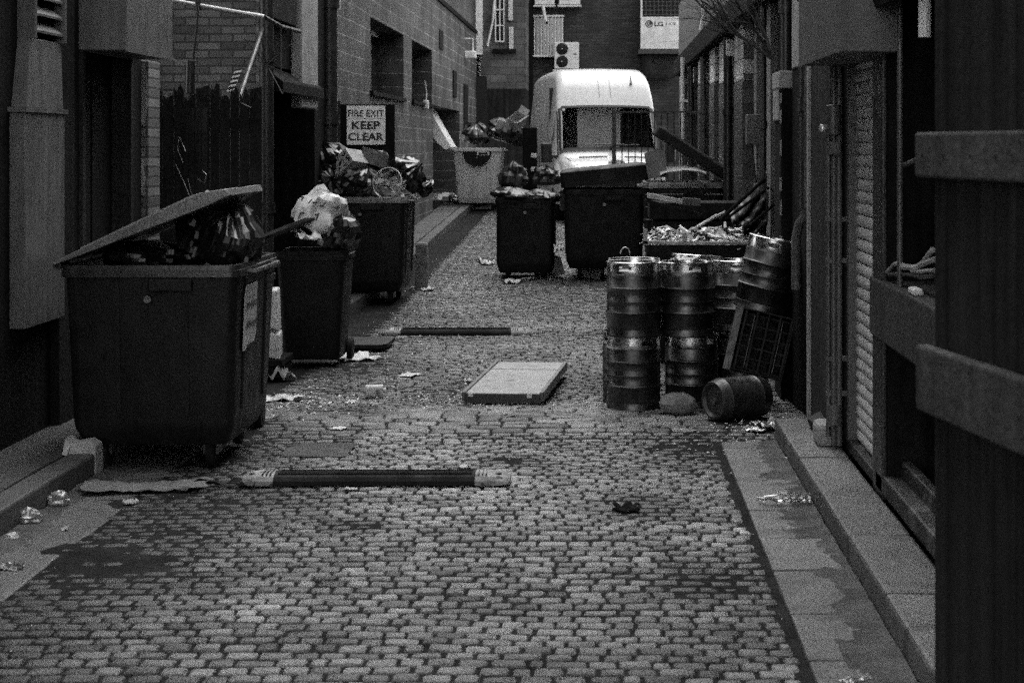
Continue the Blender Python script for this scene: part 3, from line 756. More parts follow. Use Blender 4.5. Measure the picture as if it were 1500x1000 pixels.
# gas pipes beside the shutter
gp = thing('pipe_run', 'slim dark pipes with a valve and stopcock, in the recess beside the roller shutter', 'pipes', (1.47, 11.2, .13), world=True)
for (px_, py_, z0_, z1_, r_) in ((1.375, 10.72, .2, 2.15, .014), (1.405, 10.70, .15, 2.43, .017), (1.437, 10.70, .15, 2.43, .02)):
    d = MB(); d.cyl((px_, py_, z0_), (px_, py_, z1_), r_, n=12); mesh('pipe', d, M['grey_pipe'], gp, smooth=True)
q = at(1222, 178, 11.2)
d = MB(); d.cyl((1.40, 10.68, 2.02), (1.40, 10.68, 2.2), .045).cyl((1.33, 10.68, 2.06), (1.44, 10.68, 2.06), .016).box(1.37, 1.44, 10.62, 10.74, 1.9, 1.98)
mesh('valve', d, M['grey_pipe'], gp, bevel=.008)
d = MB(); d.lathe([(0,.025),(.02,.02),(.026,0),(.02,-.02),(0,-.025)], 12, Matrix.Translation((1.335, 10.68, 2.06))); mesh('knob', d, M['galv'], gp, smooth=True)
d = MB(); d.cyl((1.405, 10.68, .28), (1.405, 10.68, .40), .045)
mesh('stopcock', d, M['grey_pipe'], gp, smooth=True)
for z in (.45, .66, 1.25, 1.5):
    d = MB(); d.box(1.36, 1.5, 10.69, 10.73, z, z+.025); mesh('bracket', d, M['grey_pipe'], gp)
tr = thing('hopper_shoe', 'broken black plastic trough lying on the pavement at the foot of the pipes', 'trough', (1.3, 11.5, .13), world=True)
d = MB(); d.prism([at(1181, 612, 11.5), at(1204, 600, 11.5), at(1206, 622, 11.5), at(1192, 630, 11.5), at(1186, 624, 11.5)], (.02, -.25, 0)); mesh('body', d, M['bin_black'], tr, bevel=.008)
tr = thing('rubble_stone', 'squared pale block of stone on the pavement under the stopcock, beside the shutter', 'stone', (1.38, 11.0, .13), world=True)
d = MB(); d.box(1.31, 1.46, 10.75, 11.0, .13, .27); o = mesh('block', d, M['stone_pale'], tr, bevel=.03)

# sill rubbish: cables
rs = random.Random(21)
for k, (lab, pts) in enumerate((
    ('pale bent cable end lying on the open bay sill, looping up at its end', [(1300,398),(1312,386),(1322,388),(1345,398),(1369,396)]),
    ('thick pale cable sticking up at a slant from the open bay sill', [(1338,398),(1352,385),(1366,366)]),
    ('lowest dark cable lying along the open bay sill', [(1302,402),(1330,402),(1350,406),(1369,404)]),
    ('thin cable crossing above the others on the open bay sill', [(1318,391),(1340,392),(1358,384),(1369,380)]))):
    Y0 = 8.9
    P = []
    for i, (px, py) in enumerate(pts):
        Yk = 9.3 - (px-1296)*.016; P.append(at(px, py, Yk))
    P = [(max(1.46, p[0]), p[1], max(1.263, p[2])) for p in P]
    d = MB(); d.tube(P, .011 + .003*(k % 2), 8)
    o = mesh('cable', d, M['cable'] if k != 2 else M['iron'], None, origin=P[0], smooth=True); tag(o, lab, 'cable', 'cables on the bay sill')
d = MB(); d.box(1.47, 1.52, 8.35, 8.5, 1.252, 1.285); tag(mesh('cable_clip', d, M['ac'], None, origin=(1.5, 8.4, 1.26), bevel=.01), 'small pale plug at the near end of the open bay sill', 'plug')

# ------------------------------------------------------------------ right: boarded gate standing open close to the camera
gt = thing('plank_gate', 'tall dark plank gate with two wide pale rails, ajar before the open bay', 'gate', (1.0, 5.3, .13), world=True)
ang = math.atan2(.75, -3.2)
ux, uy = .34, -.94     # along the gate, towards the camera and the wall
nx, ny = -.94, -.34    # its face, towards the alley
ux, uy = .163/math.hypot(.163, 1), -1/math.hypot(.163, 1); nx, ny = uy, -ux
O = Vector((xs(1371, 5.3), 5.3, 0))
def gp_(s, off, z): return (O.x+ux*s+nx*off, O.y+uy*s+ny*off, z)
def gbox(mb, s0, s1, o0, o1, z0, z1):
    vs = [gp_(s, o, z) for z in (z0, z1) for (s, o) in ((s0,o0),(s1,o0),(s1,o1),(s0,o1))]
    mb.add(vs, [(0,3,2,1),(4,5,6,7),(0,1,5,4),(1,2,6,5),(2,3,7,6),(3,0,4,7)])
rs = random.Random(8); d = MB(); s = 0
while s < 1.6:
    wd = rs.uniform(.075, .10); off = rs.uniform(-.006, .006)
    gbox(d, s+.003, s+wd-.003, -.025+off, off, .16, 3.3+rs.uniform(-.02, .02)); s += wd
mesh('board', d, M['timber_gate'], gt, bevel=.004)
d = MB(); gbox(d, -.05, 1.6, .008, .05, zs(260, 5.3), zs(194, 5.3)); mesh('rail', d, M['timber_rail'], gt, bevel=.009)
d = MB(); gbox(d, -.03, 1.6, .008, .055, zs(601, 5.3), zs(505, 5.3)); mesh('rail', d, M['timber_rail'], gt, bevel=.009)
d = MB(); gbox(d, -.004, .05, -.06, -.024, .14, 3.35); mesh('stile', d, M['timber_gate'], gt, bevel=.005)
rs = random.Random(5)
for (za, zb, n_) in ((zs(260, 5.3), zs(194, 5.3), .05), (zs(601, 5.3), zs(505, 5.3), .055)):
    for k in range(6):
        s_ = .02+k*.19+rs.uniform(-.02, .02); z_ = rs.choice((za+.03, zb-.03, (za+zb)/2))
        d = MB(); d.cyl(gp_(s_, n_-.002, z_), gp_(s_, n_+.004, z_), .006, n=8); mesh('nail_head', d, M['iron'], gt)

# ------------------------------------------------------------------ right: far building with glazed brick piers
b = thing('glazed_brick_building', 'long dark building of white glazed brick piers between recessed bays', 'building', (1.5, 30, 0), world=True)
piers = [(18.75, 19.95), (21.3, 22.5), (23.4, 24.5), (26.2, 27.4), (29.3, 30.6), (32.7, 33.95)]
w = MB(); w.box(1.78, 6, 12.35, 34, -.3, 3.25).box(1.5, 6, 12.35, 34, 3.55, 6.2); mesh('wall', w, M['render_dark'], b)
w = MB(); w.box(1.40, 6, 14.6, 34.1, 3.25, 3.55); mesh('lintel', w, M['black_paint'], b, bevel=.02)
w = MB(); w.box(1.49, 6, 14.6, 33.9, 3.62, 4.6); mesh('upper_panel', w, M['stone'], b)
w = MB(); w.box(1.62, 1.79, 14.5, 18.7, -.2, 3.25); mesh('plaster_bay', w, M['render_mid'], b)
w = MB(); w.box(1.55, 1.8, 16.2, 17.0, -.2, 3.25).box(1.57, 1.8, 17.9, 18.2, -.2, 3.25); mesh('plaster_strip', w, M['stone'], b)
for k, (a0, a1) in enumerate(piers):
    w = MB(); w.box(1.5, 1.79, a0, a1, 2.62+gz(a0), 3.25); p_ = mesh('pier', w, M['glazed'], b, bevel=.02)
    w = MB(); w.box(1.494, 1.79, a0, a1, -.2, 2.62+gz(a0)); sub('dado', w, M['dado'], p_, bevel=.02)
w = MB()
for k in range(len(piers)-1):
    w.box(1.72, 1.79, piers[k][1]+.1, piers[k+1][0]-.1, .2, 2.6)
mesh('bay_door', w, M['black_paint'], b)
pr = thing('boxed_pier', 'dark boxed pier with a pale chipped corner and cap, behind the stacked kegs', 'pier', (1.5, 14.3, 0), world=True)
w = MB(); w.box(1.42, 1.78, 13.98, 14.5, -.2, 2.53); mesh('shaft', w, M['render_dark'], pr, bevel=.02)
w = MB(); w.box(1.40, 1.78, 13.95, 14.53, 2.4, 2.54).box(1.405, 1.43, 14.1, 14.5, 2.15, 2.4); mesh('cap', w, M['stone_pale'], pr, bevel=.015)
w = MB(); z = .3
rs = random.Random(4)
while z < 2.3:
    h_ = rs.uniform(.03, .14); w.box(1.412, 1.425, 13.97, 13.985+rs.uniform(.0,.03), z, z+h_); z += h_+rs.uniform(.02, .2)
mesh('chipped_edge', w, M['stone_pale'], pr)
sp = thing('rainwater_pipe', 'black rainwater pipe rising from the top of the boxed pier', 'drainpipe', (1.5, 14.2, 2.5), world=True)
w = MB(); w.cyl((1.47, 14.1, 2.54), (1.47, 14.1, 6), .045, n=16); mesh('pipe', w, M['iron'], sp, smooth=True)
w = MB(); w.cyl((1.47, 14.1, 3.0), (1.47, 14.1, 3.1), .06, n=16); mesh('collar', w, M['iron'], sp, smooth=True)
sp = thing('rainwater_pipe', 'black rainwater pipe ending in an elbow between the boxed pier and the grey pier', 'drainpipe', (1.5, 12.9, 1.2), world=True)
w = MB(); w.cyl((1.49, 12.9, 1.5), (1.49, 12.9, 6), .05, n=16); mesh('pipe', w, M['iron'], sp, smooth=True)
w = MB(); w.tube([(1.49,12.9,1.52),(1.485,12.92,1.44),(1.45,12.97,1.38),(1.43,13.0,1.28),(1.43,13.0,.9)], .035, 12); mesh('elbow', w, M['grey_pipe'], sp, smooth=True)
for z in (2.2, 3.0):
    w = MB(); w.cyl((1.49,12.9,z),(1.49,12.9,z+.1),.065,n=16); mesh('collar', w, M['iron'], sp, smooth=True)
w_ = MB(); w_.box(1.5, 6, 12.35, 13.9, -.3, 3.3)
mesh('return_wall', w_, M['render_dark'], b)
w_ = MB(); w_.box(1.49, 1.52, 13.3, 13.85, 2.55, 6).box(1.492, 1.52, 12.4, 12.8, 2.9, 6); mesh('bare_plaster', w_, M['stone_pale'], b, bevel=.01)
sp = thing('white_downpipe', 'slim white downpipe beyond the van on the far part of the glazed brick building', 'drainpipe', at(1000, 205, 29), world=True)
w = MB(); w.cyl(at(1000, 206, 29), at(1000, 84, 29), .035, n=12); mesh('pipe', w, M['white_pipe'], sp, smooth=True)
w = MB(); q = at(1000, 150, 29); w.box(q[0]-.05, 1.5, 28.97, 29.03, q[2], q[2]+.04); mesh('bracket', w, M['white_pipe'], sp)
sp = thing('wall_lamp', 'small wall lamp bracket on the lintel of the glazed brick building', 'lamp', (1.4, 25, 3.2), world=True)
w = MB(); w.tube([at(1030, 0, 25), at(1031, 25, 25), at(1027, 45, 25)], .035, 8); mesh('stem', w, M['white_pipe'], sp)

rs = random.Random(31)
for k, (px, Yk, z0, z1, r, m_, lab) in enumerate((
    (1118, 16.0, .2, 3.2, .03, 'iron', 'thin black pipe on the plain plaster bay, between the boxed pier and the glazed piers'),
    (1066, 20.6, .4, 3.2, .05, 'iron', 'black downpipe between the first two glazed brick piers'),
    (1030, 25.3, .5, 3.2, .045, 'grey_pipe', 'grey downpipe between the third and fourth glazed brick piers'),
    (1012, 28.4, .5, 3.2, .05, 'iron', 'black downpipe just right of the slim white downpipe'))):
    t = thing('wall_pipe', lab, 'pipe', (xs(px, Yk), Yk, z0), world=True)
    d = MB(); d.cyl((min(1.62, xs(px, Yk)), Yk, z0), (min(1.62, xs(px, Yk)), Yk, z1), r, n=12); mesh('pipe', d, M[m_], t, smooth=True)
    for z in (z0+.8, z0+1.9):
        d = MB(); d.cyl((min(1.62, xs(px, Yk)), Yk, z), (min(1.62, xs(px, Yk)), Yk, z+.07), r*1.3, n=12); mesh('collar', d, M[m_], t, smooth=True)
for k, (px, py, Yk, w_2, h_2, m_, lab) in enumerate((
    (1100, 190, 17.6, .22, .3, 'grey_pipe', 'small grey meter box on the plaster bay behind the boxed pier'),
    (1064, 70, 20.5, .3, .2, 'ac', 'pale box under the lintel between the first two glazed piers'),
    (1018, 110, 27.6, .3, .25, 'iron', 'dark box high on the wall right of the white downpipe'))):
    t = thing('wall_box', lab, 'box', at(px, py, Yk), world=True); q = at(px, py, Yk)
    d = MB(); d.box(1.45, 1.75, Yk, Yk+w_2, q[2]-h_2/2, q[2]+h_2/2); mesh('casing', d, M[m_], t, bevel=.01)
    d = MB(); d.tube([(1.5, Yk+.1, q[2]-h_2/2), (1.55, Yk+.12, q[2]-h_2/2-.4), (1.6, Yk+.1, q[2]-h_2/2-.9)], .012, 6); mesh('lead', d, M['iron'], t)
# bare shrub rooted in the masonry
sh = thing('bare_shrub', 'leafless shrub sprouting from the masonry above the boxed pier, its twigs spreading over the alley', 'shrub', (1.46, 14.5, 2.55), world=True)
rs = random.Random(23); tr_, tw_ = MB(), MB()
def grow(p, d, L_, r, lev):
    pts = [p]; q = Vector(p); dd = Vector(d).normalized(); n = 5
    for k in range(n):
        dd = (dd + Vector((rs.uniform(-.22,.22), rs.uniform(-.2,.2), rs.uniform(-.18,.16)))).normalized()
        q = q + dd*(L_/n)
        if q.x > 1.36: q.x = 1.36 - rs.uniform(0, .03); dd.x = -abs(dd.x)
        pts.append(tuple(q))
    (tr_ if lev < 1 else tw_).tube(pts, r, 6 if lev < 2 else 4, r1=r*.5)
    if lev < 3:
        for k in range(rs.choice((3, 4, 5)) if lev else 7):
            i = rs.randint(1, n); b_ = Vector(pts[i])
            nd = (dd + Vector((rs.uniform(-.9,.35), rs.uniform(-.6,.6), rs.uniform(-.45,.75)))).normalized()
            grow(tuple(b_), nd, L_*rs.uniform(.45,.72), max(.0016, r*.42), lev+1)
for (d0, L_) in (((-.35,.15,.9), .8), ((-.7,.3,.7), .85), ((-.9,.2,.5), .7), ((-.5,-.3,.75), .65)):
    grow((1.38, 14.4, 2.66), d0, L_, .014, 0)
mesh('stem', tr_, M['twig'], sh); mesh('twigs', tw_, M['twig'], sh)
# ------------------------------------------------------------------ bins
def rrect(w, d, r, z, cx=0., cy=0., n=4):
    pts = []
    for (sx, sy, a0) in ((1,1,0),(-1,1,90),(-1,-1,180),(1,-1,270)):
        for k in range(n+1):
            t = R(a0+90*k/n); pts.append((cx+sx*(w/2-r)+r*math.cos(t), cy+sy*(d/2-r)+r*math.sin(t), z))
    return pts

def bin_body(w, d, h, z0=.15, tw=.86, td=.86, r=.07, dip=.14):
    mb = MB()
    zz = [z0, z0+.10, z0+.14, (z0+h)*.55, h-.06]
    fr = [(tw*.90, td*.90), (tw*.985, td*.985), (tw, td), ((tw+.96)/2, (td+.96)/2), (.96, .96)]
    rings = [rrect(w*a, d*c, r, z) for (a, c), z in zip(fr, zz)]
    rings += [rrect(w*.90, d*.90, r*.7, h-.06), rrect(w*.88, d*.88, r*.7, h-dip)]
    mb.loft(rings); return mb
def bin_rim(w, d, h):
    mb = MB()
    rings = [rrect(w*.955, d*.955, .09, h-.075), rrect(w, d, .07, h-.07), rrect(w, d, .07, h-.03), rrect(w*.99, d*.99, .07, h-.028), rrect(w*.985, d*.985, .07, h), rrect(w*.91, d*.91, .07, h), rrect(w*.90, d*.90, .06, h-.08)]
    mb.loft(rings, cap0=False, cap1=False); return mb
def castor(mb_w, mb_f, x, y, r=.1):
    mb_w.cyl((x-.025, y, r), (x+.025, y, r), r, n=20)
    mb_f.box(x-.045, x-.032, y-.05, y+.05, r*.8, .26).box(x+.032, x+.045, y-.05, y+.05, r*.8, .26).box(x-.05, x+.05, y-.06, y+.06, .2, .27)

def lid_mb(L_, depth, thick, n=14, bulge=.0, wedge=False):
    """Curved lid in the XZ plane from its hinge at the origin along +X, running depth along Y."""
    top, bot = [], []
    for k in range(n+1):
        u = k/n; t = thick*(.22 + .78*math.sin(math.pi*min(1, u*.78+.12)))*(1 if u < .97 else .8)
        if wedge: t = thick*(.18+.95*u**.8)*(1 if u < .86 else (.72 if u < .98 else .45))
        top.append((u*L_, t*.8 + bulge*math.sin(math.pi*u))); bot.append((u*L_, -t*.2 + bulge*math.sin(math.pi*u)))
    prof = top + bot[::-1]
    mb = MB(); rings = []
    for (v, k) in ((0, .93), (.02, 1), (.34, 1.0), (.36, .93), (.62, .93), (.64, 1.0), (.98, 1), (1, .93)):
        rings.append([(x, v*depth, z*(k if z > 0 else 1)) for (x, z) in prof])
    mb.loft(rings); return mb

def make_bin(name, label, loc, w, d, h, m_body, m_rim, rz=0., group=None, lid=None, m_lid=None, front=1, castors=True, cat='waste bin', dip=.14, tw=.86, td=.86, lid_d=1.0, z0=.15):
    """Four-wheeled bin: its end faces -Y, its opening side faces +X (front=1) or -X; w across, d along the alley."""
    t = thing(name, label, cat, loc, rz, group)
    mesh('body', bin_body(w, d, h, z0=z0, tw=tw, td=td, dip=dip), m_body, t, smooth=True)
    mesh('rim', bin_rim(w, d, h), m_rim, t, smooth=True)
    mb = MB(); mb.box(-.13+.12*w, .13+.12*w, -d/2-.02, -d/2+.03, h-.155, h-.08); hd = mesh('lifting_socket', mb, m_body, t, bevel=.008)
    mb = MB(); mb.box(-.09+.12*w, .09+.12*w, -d/2-.023, -d/2-.018, h-.14, h-.095); sub('slot', mb, M['void'], hd)
    mb = MB()
    for sy in (-1, 1): mb.cyl((0, sy*(d/2-.06), h-.2), (0, sy*(d/2+.035), h-.2), .022)
    mesh('lifting_pin', mb, M['steel_dark'], t, smooth=True)
    for q in (-.18, .2):
        mb = MB(); mb.prism([(q*w-.012, -d*(td+.005)/2, .34), (q*w+.012, -d*(td+.005)/2, .34), (q*w+.012, -d*.478, h-.1), (q*w-.012, -d*.478, h-.1)], (0, -.012, 0)); mesh('rib', mb, m_body, t)
    for q in (-.25, .25):
        mb = MB(); mb.prism([(front*w*(tw+.005)/2, q*d-.012, .34), (front*w*(tw+.005)/2, q*d+.012, .34), (front*w*.478, q*d+.012, h-.1), (front*w*.478, q*d-.012, h-.1)], (front*.012, 0, 0)); mesh('rib', mb, m_body, t)
    mb = MB(); mb.tube([(front*(w/2-.02), -d*.3, h-.05), (front*(w/2+.045), -d*.3, h-.05), (front*(w/2+.045), d*.3, h-.05), (front*(w/2-.02), d*.3, h-.05)], .014, 8)
    mesh('handle', mb, m_rim, t, smooth=True)
    if castors:
        for sx in (-1, 1):
            for sy in (-1, 1):
                a, f_ = MB(), MB(); castor(a, f_, sx*w*.30, sy*d*.30)
                c = mesh('wheel', a, M['rubber'], t, smooth=True, bevel=.008); sub('fork', f_, M['bin_rim'], c)
    if lid:
        a, L_, th, bl = lid
        mb = lid_mb(L_, d*lid_d, th, bulge=bl, wedge=(bl == 0))
        s = front
        Mx = Matrix.Translation((-s*(w/2+.03), -d/2, h+.005)) @ Matrix.Diagonal((s, 1, 1, 1)) @ Matrix.Rotation(R(-a), 4, 'Y')
        mb = moved(mb, Mx)
        if s < 0: mb.f = [f[::-1] for f in mb.f]
        ld = mesh('lid', mb, m_lid or m_rim, t, smooth=True, angle=40, bevel=.004)
        for v in (.12, .3, .68, .86):
            mb = MB(); pts = []
            for k in range(2, 14):
                u = k/15; tt = th*(.22+.78*math.sin(math.pi*min(1, u*.78+.12))) if bl else th*(.18+.95*u**.8)*(1 if u < .86 else .72)
                pts.append(tuple(Mx @ Vector((u*L_, v*d*lid_d, tt*.8*(.93 if .36 < v < .62 else 1.0)+bl*math.sin(math.pi*u)))))
            mb.tube(pts, .014, 6); sub('lid_rib', mb, m_lid or m_rim, ld, smooth=True)
        mb = MB()
        for q in (-.4, .4): mb.cyl((-s*(w/2+.02), q*d-.08, h+.0), (-s*(w/2+.02), q*d+.08, h+.0), .028)
        mesh('hinge', mb, m_rim, t, smooth=True)
    return t

def bag_mb(rx, ry, rz, seed, nu=46, nv=14, knot=True, lump=.28, flat=.35, pl=1.0):
    """Filled refuse sack: lumpy, pleated towards a tied neck."""
    q = random.Random(seed); ox, oy = q.uniform(0, 50), q.uniform(0, 50)
    mb = MB(); mb.pleat = []
    coff = []
    for i in range(nu): coff.append(q.uniform(-.055, .055)*pl*(1 if i % 2 else -1) + q.uniform(-.02, .02)*pl)
    coff.append(coff[0])
    def fn(u, v):
        th = 2*math.pi*u; ph = math.pi*v
        x, y, z = math.sin(ph)*math.cos(th), math.sin(ph)*math.sin(th), -math.cos(ph)
        s = Vector((x, y, z)); up = max(0, z)
        pv = Vector((2.0*math.cos(th)+ox, 2.0*math.sin(th)+oy, 1.1*v))
        mb.pleat += [pv.x*1.0, pv.y*1.0, pv.z]
        n = lump*noise.noise(s*1.5+Vector((ox, oy, 0))) + .12*min(1, pl*1.2)*noise.noise(s*3.0+Vector((oy, ox, 3)))
        cr = noise.noise(pv*1.6)
        n += pl*(.03+.07*up*(1-up**6))*(1-2.4*abs(cr)) + pl*.035*(1-2.5*abs(noise.noise(s*4.2+Vector((ox, 9, oy)))))
        k = 1 + n - .06 + coff[round(u*nu)]*min(1, math.sin(ph)*1.6)*(1+.9*up)*(.5+noise.noise(s*2.4+Vector((ox, 1, 5)))*1.1+.3)
        zz = z*k
        if z < -flat: zz = -flat*k + (z+flat)*.35
        X, Y_, Z = x*k*rx, y*k*ry, zz*rz
        if knot and v > .88:
            e = (v-.88)/.12
            rr = (.62*(1-e)**1.5 + .10 + .16*e*e)
            X, Y_ = X*rr + .05*rx*e, Y_*rr; Z += rz*.30*e + .02*rz*math.cos(7*th+ox)*e
            X, Y_ = X + .05*rx*e*math.cos(th), Y_ + .05*ry*e*math.sin(th)
        j = .022 if 0 < v < .97 else 0
        jx = q.uniform(-j, j)*rx; jy = q.uniform(-j, j)*ry; jz = q.uniform(-j, j)*rz
        if u == 0: seam[v] = (jx, jy, jz)
        if u == 1: jx, jy, jz = seam[v]
        return (X+jx, Y_+jy, Z+jz)
    seam = {}
    mb.grid(fn, nu, nv); return mb
def bag(label, loc, r, seed, m=None, tilt=(0,0,0), group=None, cat='rubbish bag', name='rubbish_bag', **k):
    b0 = bag_mb(*r, seed, **k)
    from mathutils import Euler
    mb = moved(b0, Euler(tilt).to_matrix().to_4x4())
    o = mesh(name, mb, m or M['bag'], None, smooth=True, angle=(32 if m is M['bag_white'] else 14)); o.location = loc
    a = o.data.attributes.new('pleat', 'FLOAT_VECTOR', 'POINT'); a.data.foreach_set('vector', b0.pleat)
    return tag(o, label, cat, group)

def cardbox(name, label, loc, size, rot, m, flaps=True, group=None, printed=False, cat='cardboard box'):
    from mathutils import Euler
    t = thing(name, label, cat, loc, 0, group); t.rotation_euler = rot
    a, b_, c = size; th = .006
    mb = MB(); mb.box(-a/2, a/2, -b_/2, -b_/2+th, 0, c).box(-a/2, a/2, b_/2-th, b_/2, 0, c).box(-a/2, -a/2+th, -b_/2+th, b_/2-th, 0, c).box(a/2-th, a/2, -b_/2+th, b_/2-th, 0, c).box(-a/2+th, a/2-th, -b_/2+th, b_/2-th, 0, th)
    mesh('carton', mb, m, t)
    if flaps:
        mb = MB(); mb.prism([(-a/2, -b_/2, c), (a/2, -b_/2, c), (a/2*.98, -b_/2-.5*b_*.7, c+.08), (-a/2*.98, -b_/2-.5*b_*.7, c+.09)], (0, .003, .005)).prism([(a/2, -b_/2, c), (a/2, b_/2, c), (a/2+.1, b_/2*.97, c+.1), (a/2+.1, -b_/2*.97, c+.09)], (.004, 0, .004))
        mesh('flap', mb, m, t)
    if printed:
        mb = MB(); rs_ = random.Random(2)
        for k in range(26):
            x, z = rs_.uniform(-a*.42, a*.42), rs_.uniform(c*.1, c*.9); mb.box(x-.012, x+rs_.uniform(0, .03), -b_/2-.002, -b_/2-.0005, z-.004, z+rs_.uniform(.0, .016))
        mesh('printing', mb, M['print'], t)
    return t

# --- nearest bin, left
BX, BY = -2.70, 11.25
bn = make_bin('wheeled_bin', 'large dark bin with scuffed lid propped half open and a torn notice on its side', (BX, BY, 0), 1.08, 1.30, 1.24, M['bin'], M['bin_rim'], lid=(22.0, 1.12, .09, 0), m_lid=M['lid'], dip=.05, tw=.90, td=.88, lid_d=.86)
mb = MB(); rs = random.Random(3)
# torn label on the opening side (local frame)
def side_pt(y, z): 
    k = (.5*(.80+.96)/2 + (z-.72)*.12*.5/ .6)*1.08
    return k
def lab_pt(y, z): return (1.08/2*(.90+.03*(z-.29)/.406 if z < .695 else .93+.03*(z-.695)/.485)+.012, y, z)
yy0, yy1 = -.42, -.02
poly = [(yy0, .70), (yy0+.08, .70), (yy0+.16, .73), (yy1-.05, .73), (yy1, .78), (yy1, 1.10), (yy0+.05, 1.10), (yy0, 1.02)]
mb.prism([lab_pt(y, z) for (y, z) in poly], (.002, 0, 0)); lb = mesh('torn_label', mb, M['card_pale'], bn)
mb = MB()
for (zc) in (.98, .86):
    for k in range(7):
        y = yy0+.07+k*.045; a = lab_pt(y, zc); mb.box(a[0]+.006, a[0]+.008, y, y+.022, zc-.03+.01*rs.random(), zc+.02*rs.random())
sub('lettering', mb, M['print'], lb)
bag('shiny black bag wedged under the propped lid of the nearest bin, at the open side', (BX+.28, BY-.05, 1.39), (.27, .5, .22), 31, tilt=(.2, .3, .3), knot=False, m=M['bag_dull'], nu=96, nv=18, lump=.2)
bag('flat black bag filling the back of the nearest bin below its lid', (BX-.12, BY-.1, 1.25), (.33, .50, .11), 32, tilt=(0, .05, .3), knot=False)
# stuff under it
cb = thing('crushed_carton', 'crushed pale carton on the kerb edge beneath the nearest bin', 'carton', (BX-.39, 10.55, .0))
mb = MB(); mb.prism([(-.09,0,.0),(.09,0,.0),(.085,0,.17),(.04,0,.2),(-.06,0,.185),(-.095,0,.22)], (0, .16, 0)); mesh('carton', mb, M['card_pale'], cb, bevel=.006)
mb = MB(); mb.prism([(-.095,0,.21),(-.06,0,.185),(-.07,-.05,.12),(-.1,-.04,.13)], (0,.006,0)); mesh('flap', mb, M['card_pale'], cb)

def crumple(nu, nv, sx, sy, amp, seed, curl=.0, fold=0):
    q = random.Random(seed); ox = q.uniform(0, 90)
    def fn(u, v):
        x, y = (u-.5)*sx, (v-.5)*sy
        e = 1 + .32*noise.noise(Vector((u*3.5+ox, v*3.5, 1))) + .14*noise.noise(Vector((u*9+ox, v*9, 2)))
        z = amp*(.55*abs(noise.noise(Vector((u*2.3+ox, v*2.3, 0))))*2 + .45*abs(noise.noise(Vector((u*6+ox, v*6, 4)))) + .2*noise.noise(Vector((u*14, v*14+ox, 4))))
        z += curl*((2*u-1)**2)
        return (x*e, y*e, z)
    mb = MB(); mb.grid(fn, nu, nv); return mb
def scrap(name, label, cat, px, py, sx, sy, amp, seed, m, rz=0, curl=0, group=None, Y=None, z=None, nu=10, nv=10):
    p = on_ground(px, py)
    if Y: p = at(px, py, Y)
    o = mesh(name, crumple(nu, nv, sx, sy, amp, seed, curl), m, None, smooth=True, solid=.002, angle=25)
    o.location = (p[0], p[1], (ring_h(p[0], p[1])+.004) if z is None and not Y else (z if z is not None else p[2])); o.rotation_euler = (0, 0, rz)
    return tag(o, label, cat, group)
scrap('flattened_cardboard', 'flattened sheet of torn cardboard in the gutter in front of the nearest bin', 'cardboard', 215, 716, .68, .28, .05, 5, M['card'], .15, .02, nu=24, nv=12)
scrap('torn_strip', 'thin torn strip of dark plastic trailing in front of the nearest bin', 'plastic scrap', 300, 711, .5, .05, .05, 8, M['bin'], -.12, .0, nu=20, nv=3)

# --- bin tucked behind it
def wheelie(name, label, loc, w, d, h, m, group=None, lid=None, rz=0.):
    t = thing(name, label, 'wheelie bin', loc, rz, group)
    mb = MB(); zz = [.06, .12, h*.5, h-.07]; fr = [(.76,.72), (.80,.78), (.88,.88), (.95,.95)]
    rings = [rrect(w*a, d*c, .06, z, 0, (c-.95)*d*.1) for (a, c), z in zip(fr, zz)]
    rings += [rrect(w*.88, d*.88, .05, h-.07), rrect(w*.86, d*.86, .05, h-.16)]
    mb.loft(rings); mesh('body', mb, m, t, smooth=True)
    mb = MB(); rings = [rrect(w*.94, d*.94, .06, h-.085), rrect(w, d, .05, h-.08), rrect(w, d, .05, h-.04), rrect(w*.97, d*.97, .05, h-.035), rrect(w*.97, d*.97, .05, h), rrect(w*.89, d*.89, .05, h), rrect(w*.88, d*.88, .05, h-.1)]
    mb.loft(rings, False, False); mesh('rim', mb, m, t, smooth=True)
    for s in (-1, 1):
        mb = MB(); mb.cyl((s*w*.40, d*.34, .1), (s*w*.48, d*.34, .1), .1, n=20); wh = mesh('wheel', mb, M['rubber'], t, smooth=True, bevel=.01)
        mb = MB(); mb.cyl((s*w*.478, d*.34, .1), (s*w*.485, d*.34, .1), .05, n=14); sub('hub', mb, M['bin_black'], wh)
    mb = MB(); mb.cyl((-w*.3, d/2+.06, h-.02), (w*.3, d/2+.06, h-.02), .016); mb.box(-w*.3, -w*.26, d/2-.03, d/2+.06, h-.05, h-.01).box(w*.26, w*.3, d/2-.03, d/2+.06, h-.05, h-.01)
    mesh('handle', mb, m, t, smooth=True)
    mb = MB(); mb.prism([(-w*.2, -d*.40, .2), (w*.2, -d*.40, .2), (w*.23, -d*.455, h*.8), (-w*.23, -d*.455, h*.8)], (0, -.01, 0)); mesh('front_panel', mb, m, t, bevel=.005)
    return t
wb = wheelie('wheelie_bin', 'lidded dark wheelie bin squeezed behind the nearest bin, only its right edge showing', (-2.63, 12.5, 0), .60, .55, 1.08, M['bin'], rz=math.pi)
mb = MB(); mb.loft([rrect(.62, .57, .05, 1.083), rrect(.62, .57, .05, 1.11), rrect(.5, .45, .1, 1.15)]); mesh('lid', mb, M['bin_rim'], wb, smooth=True)

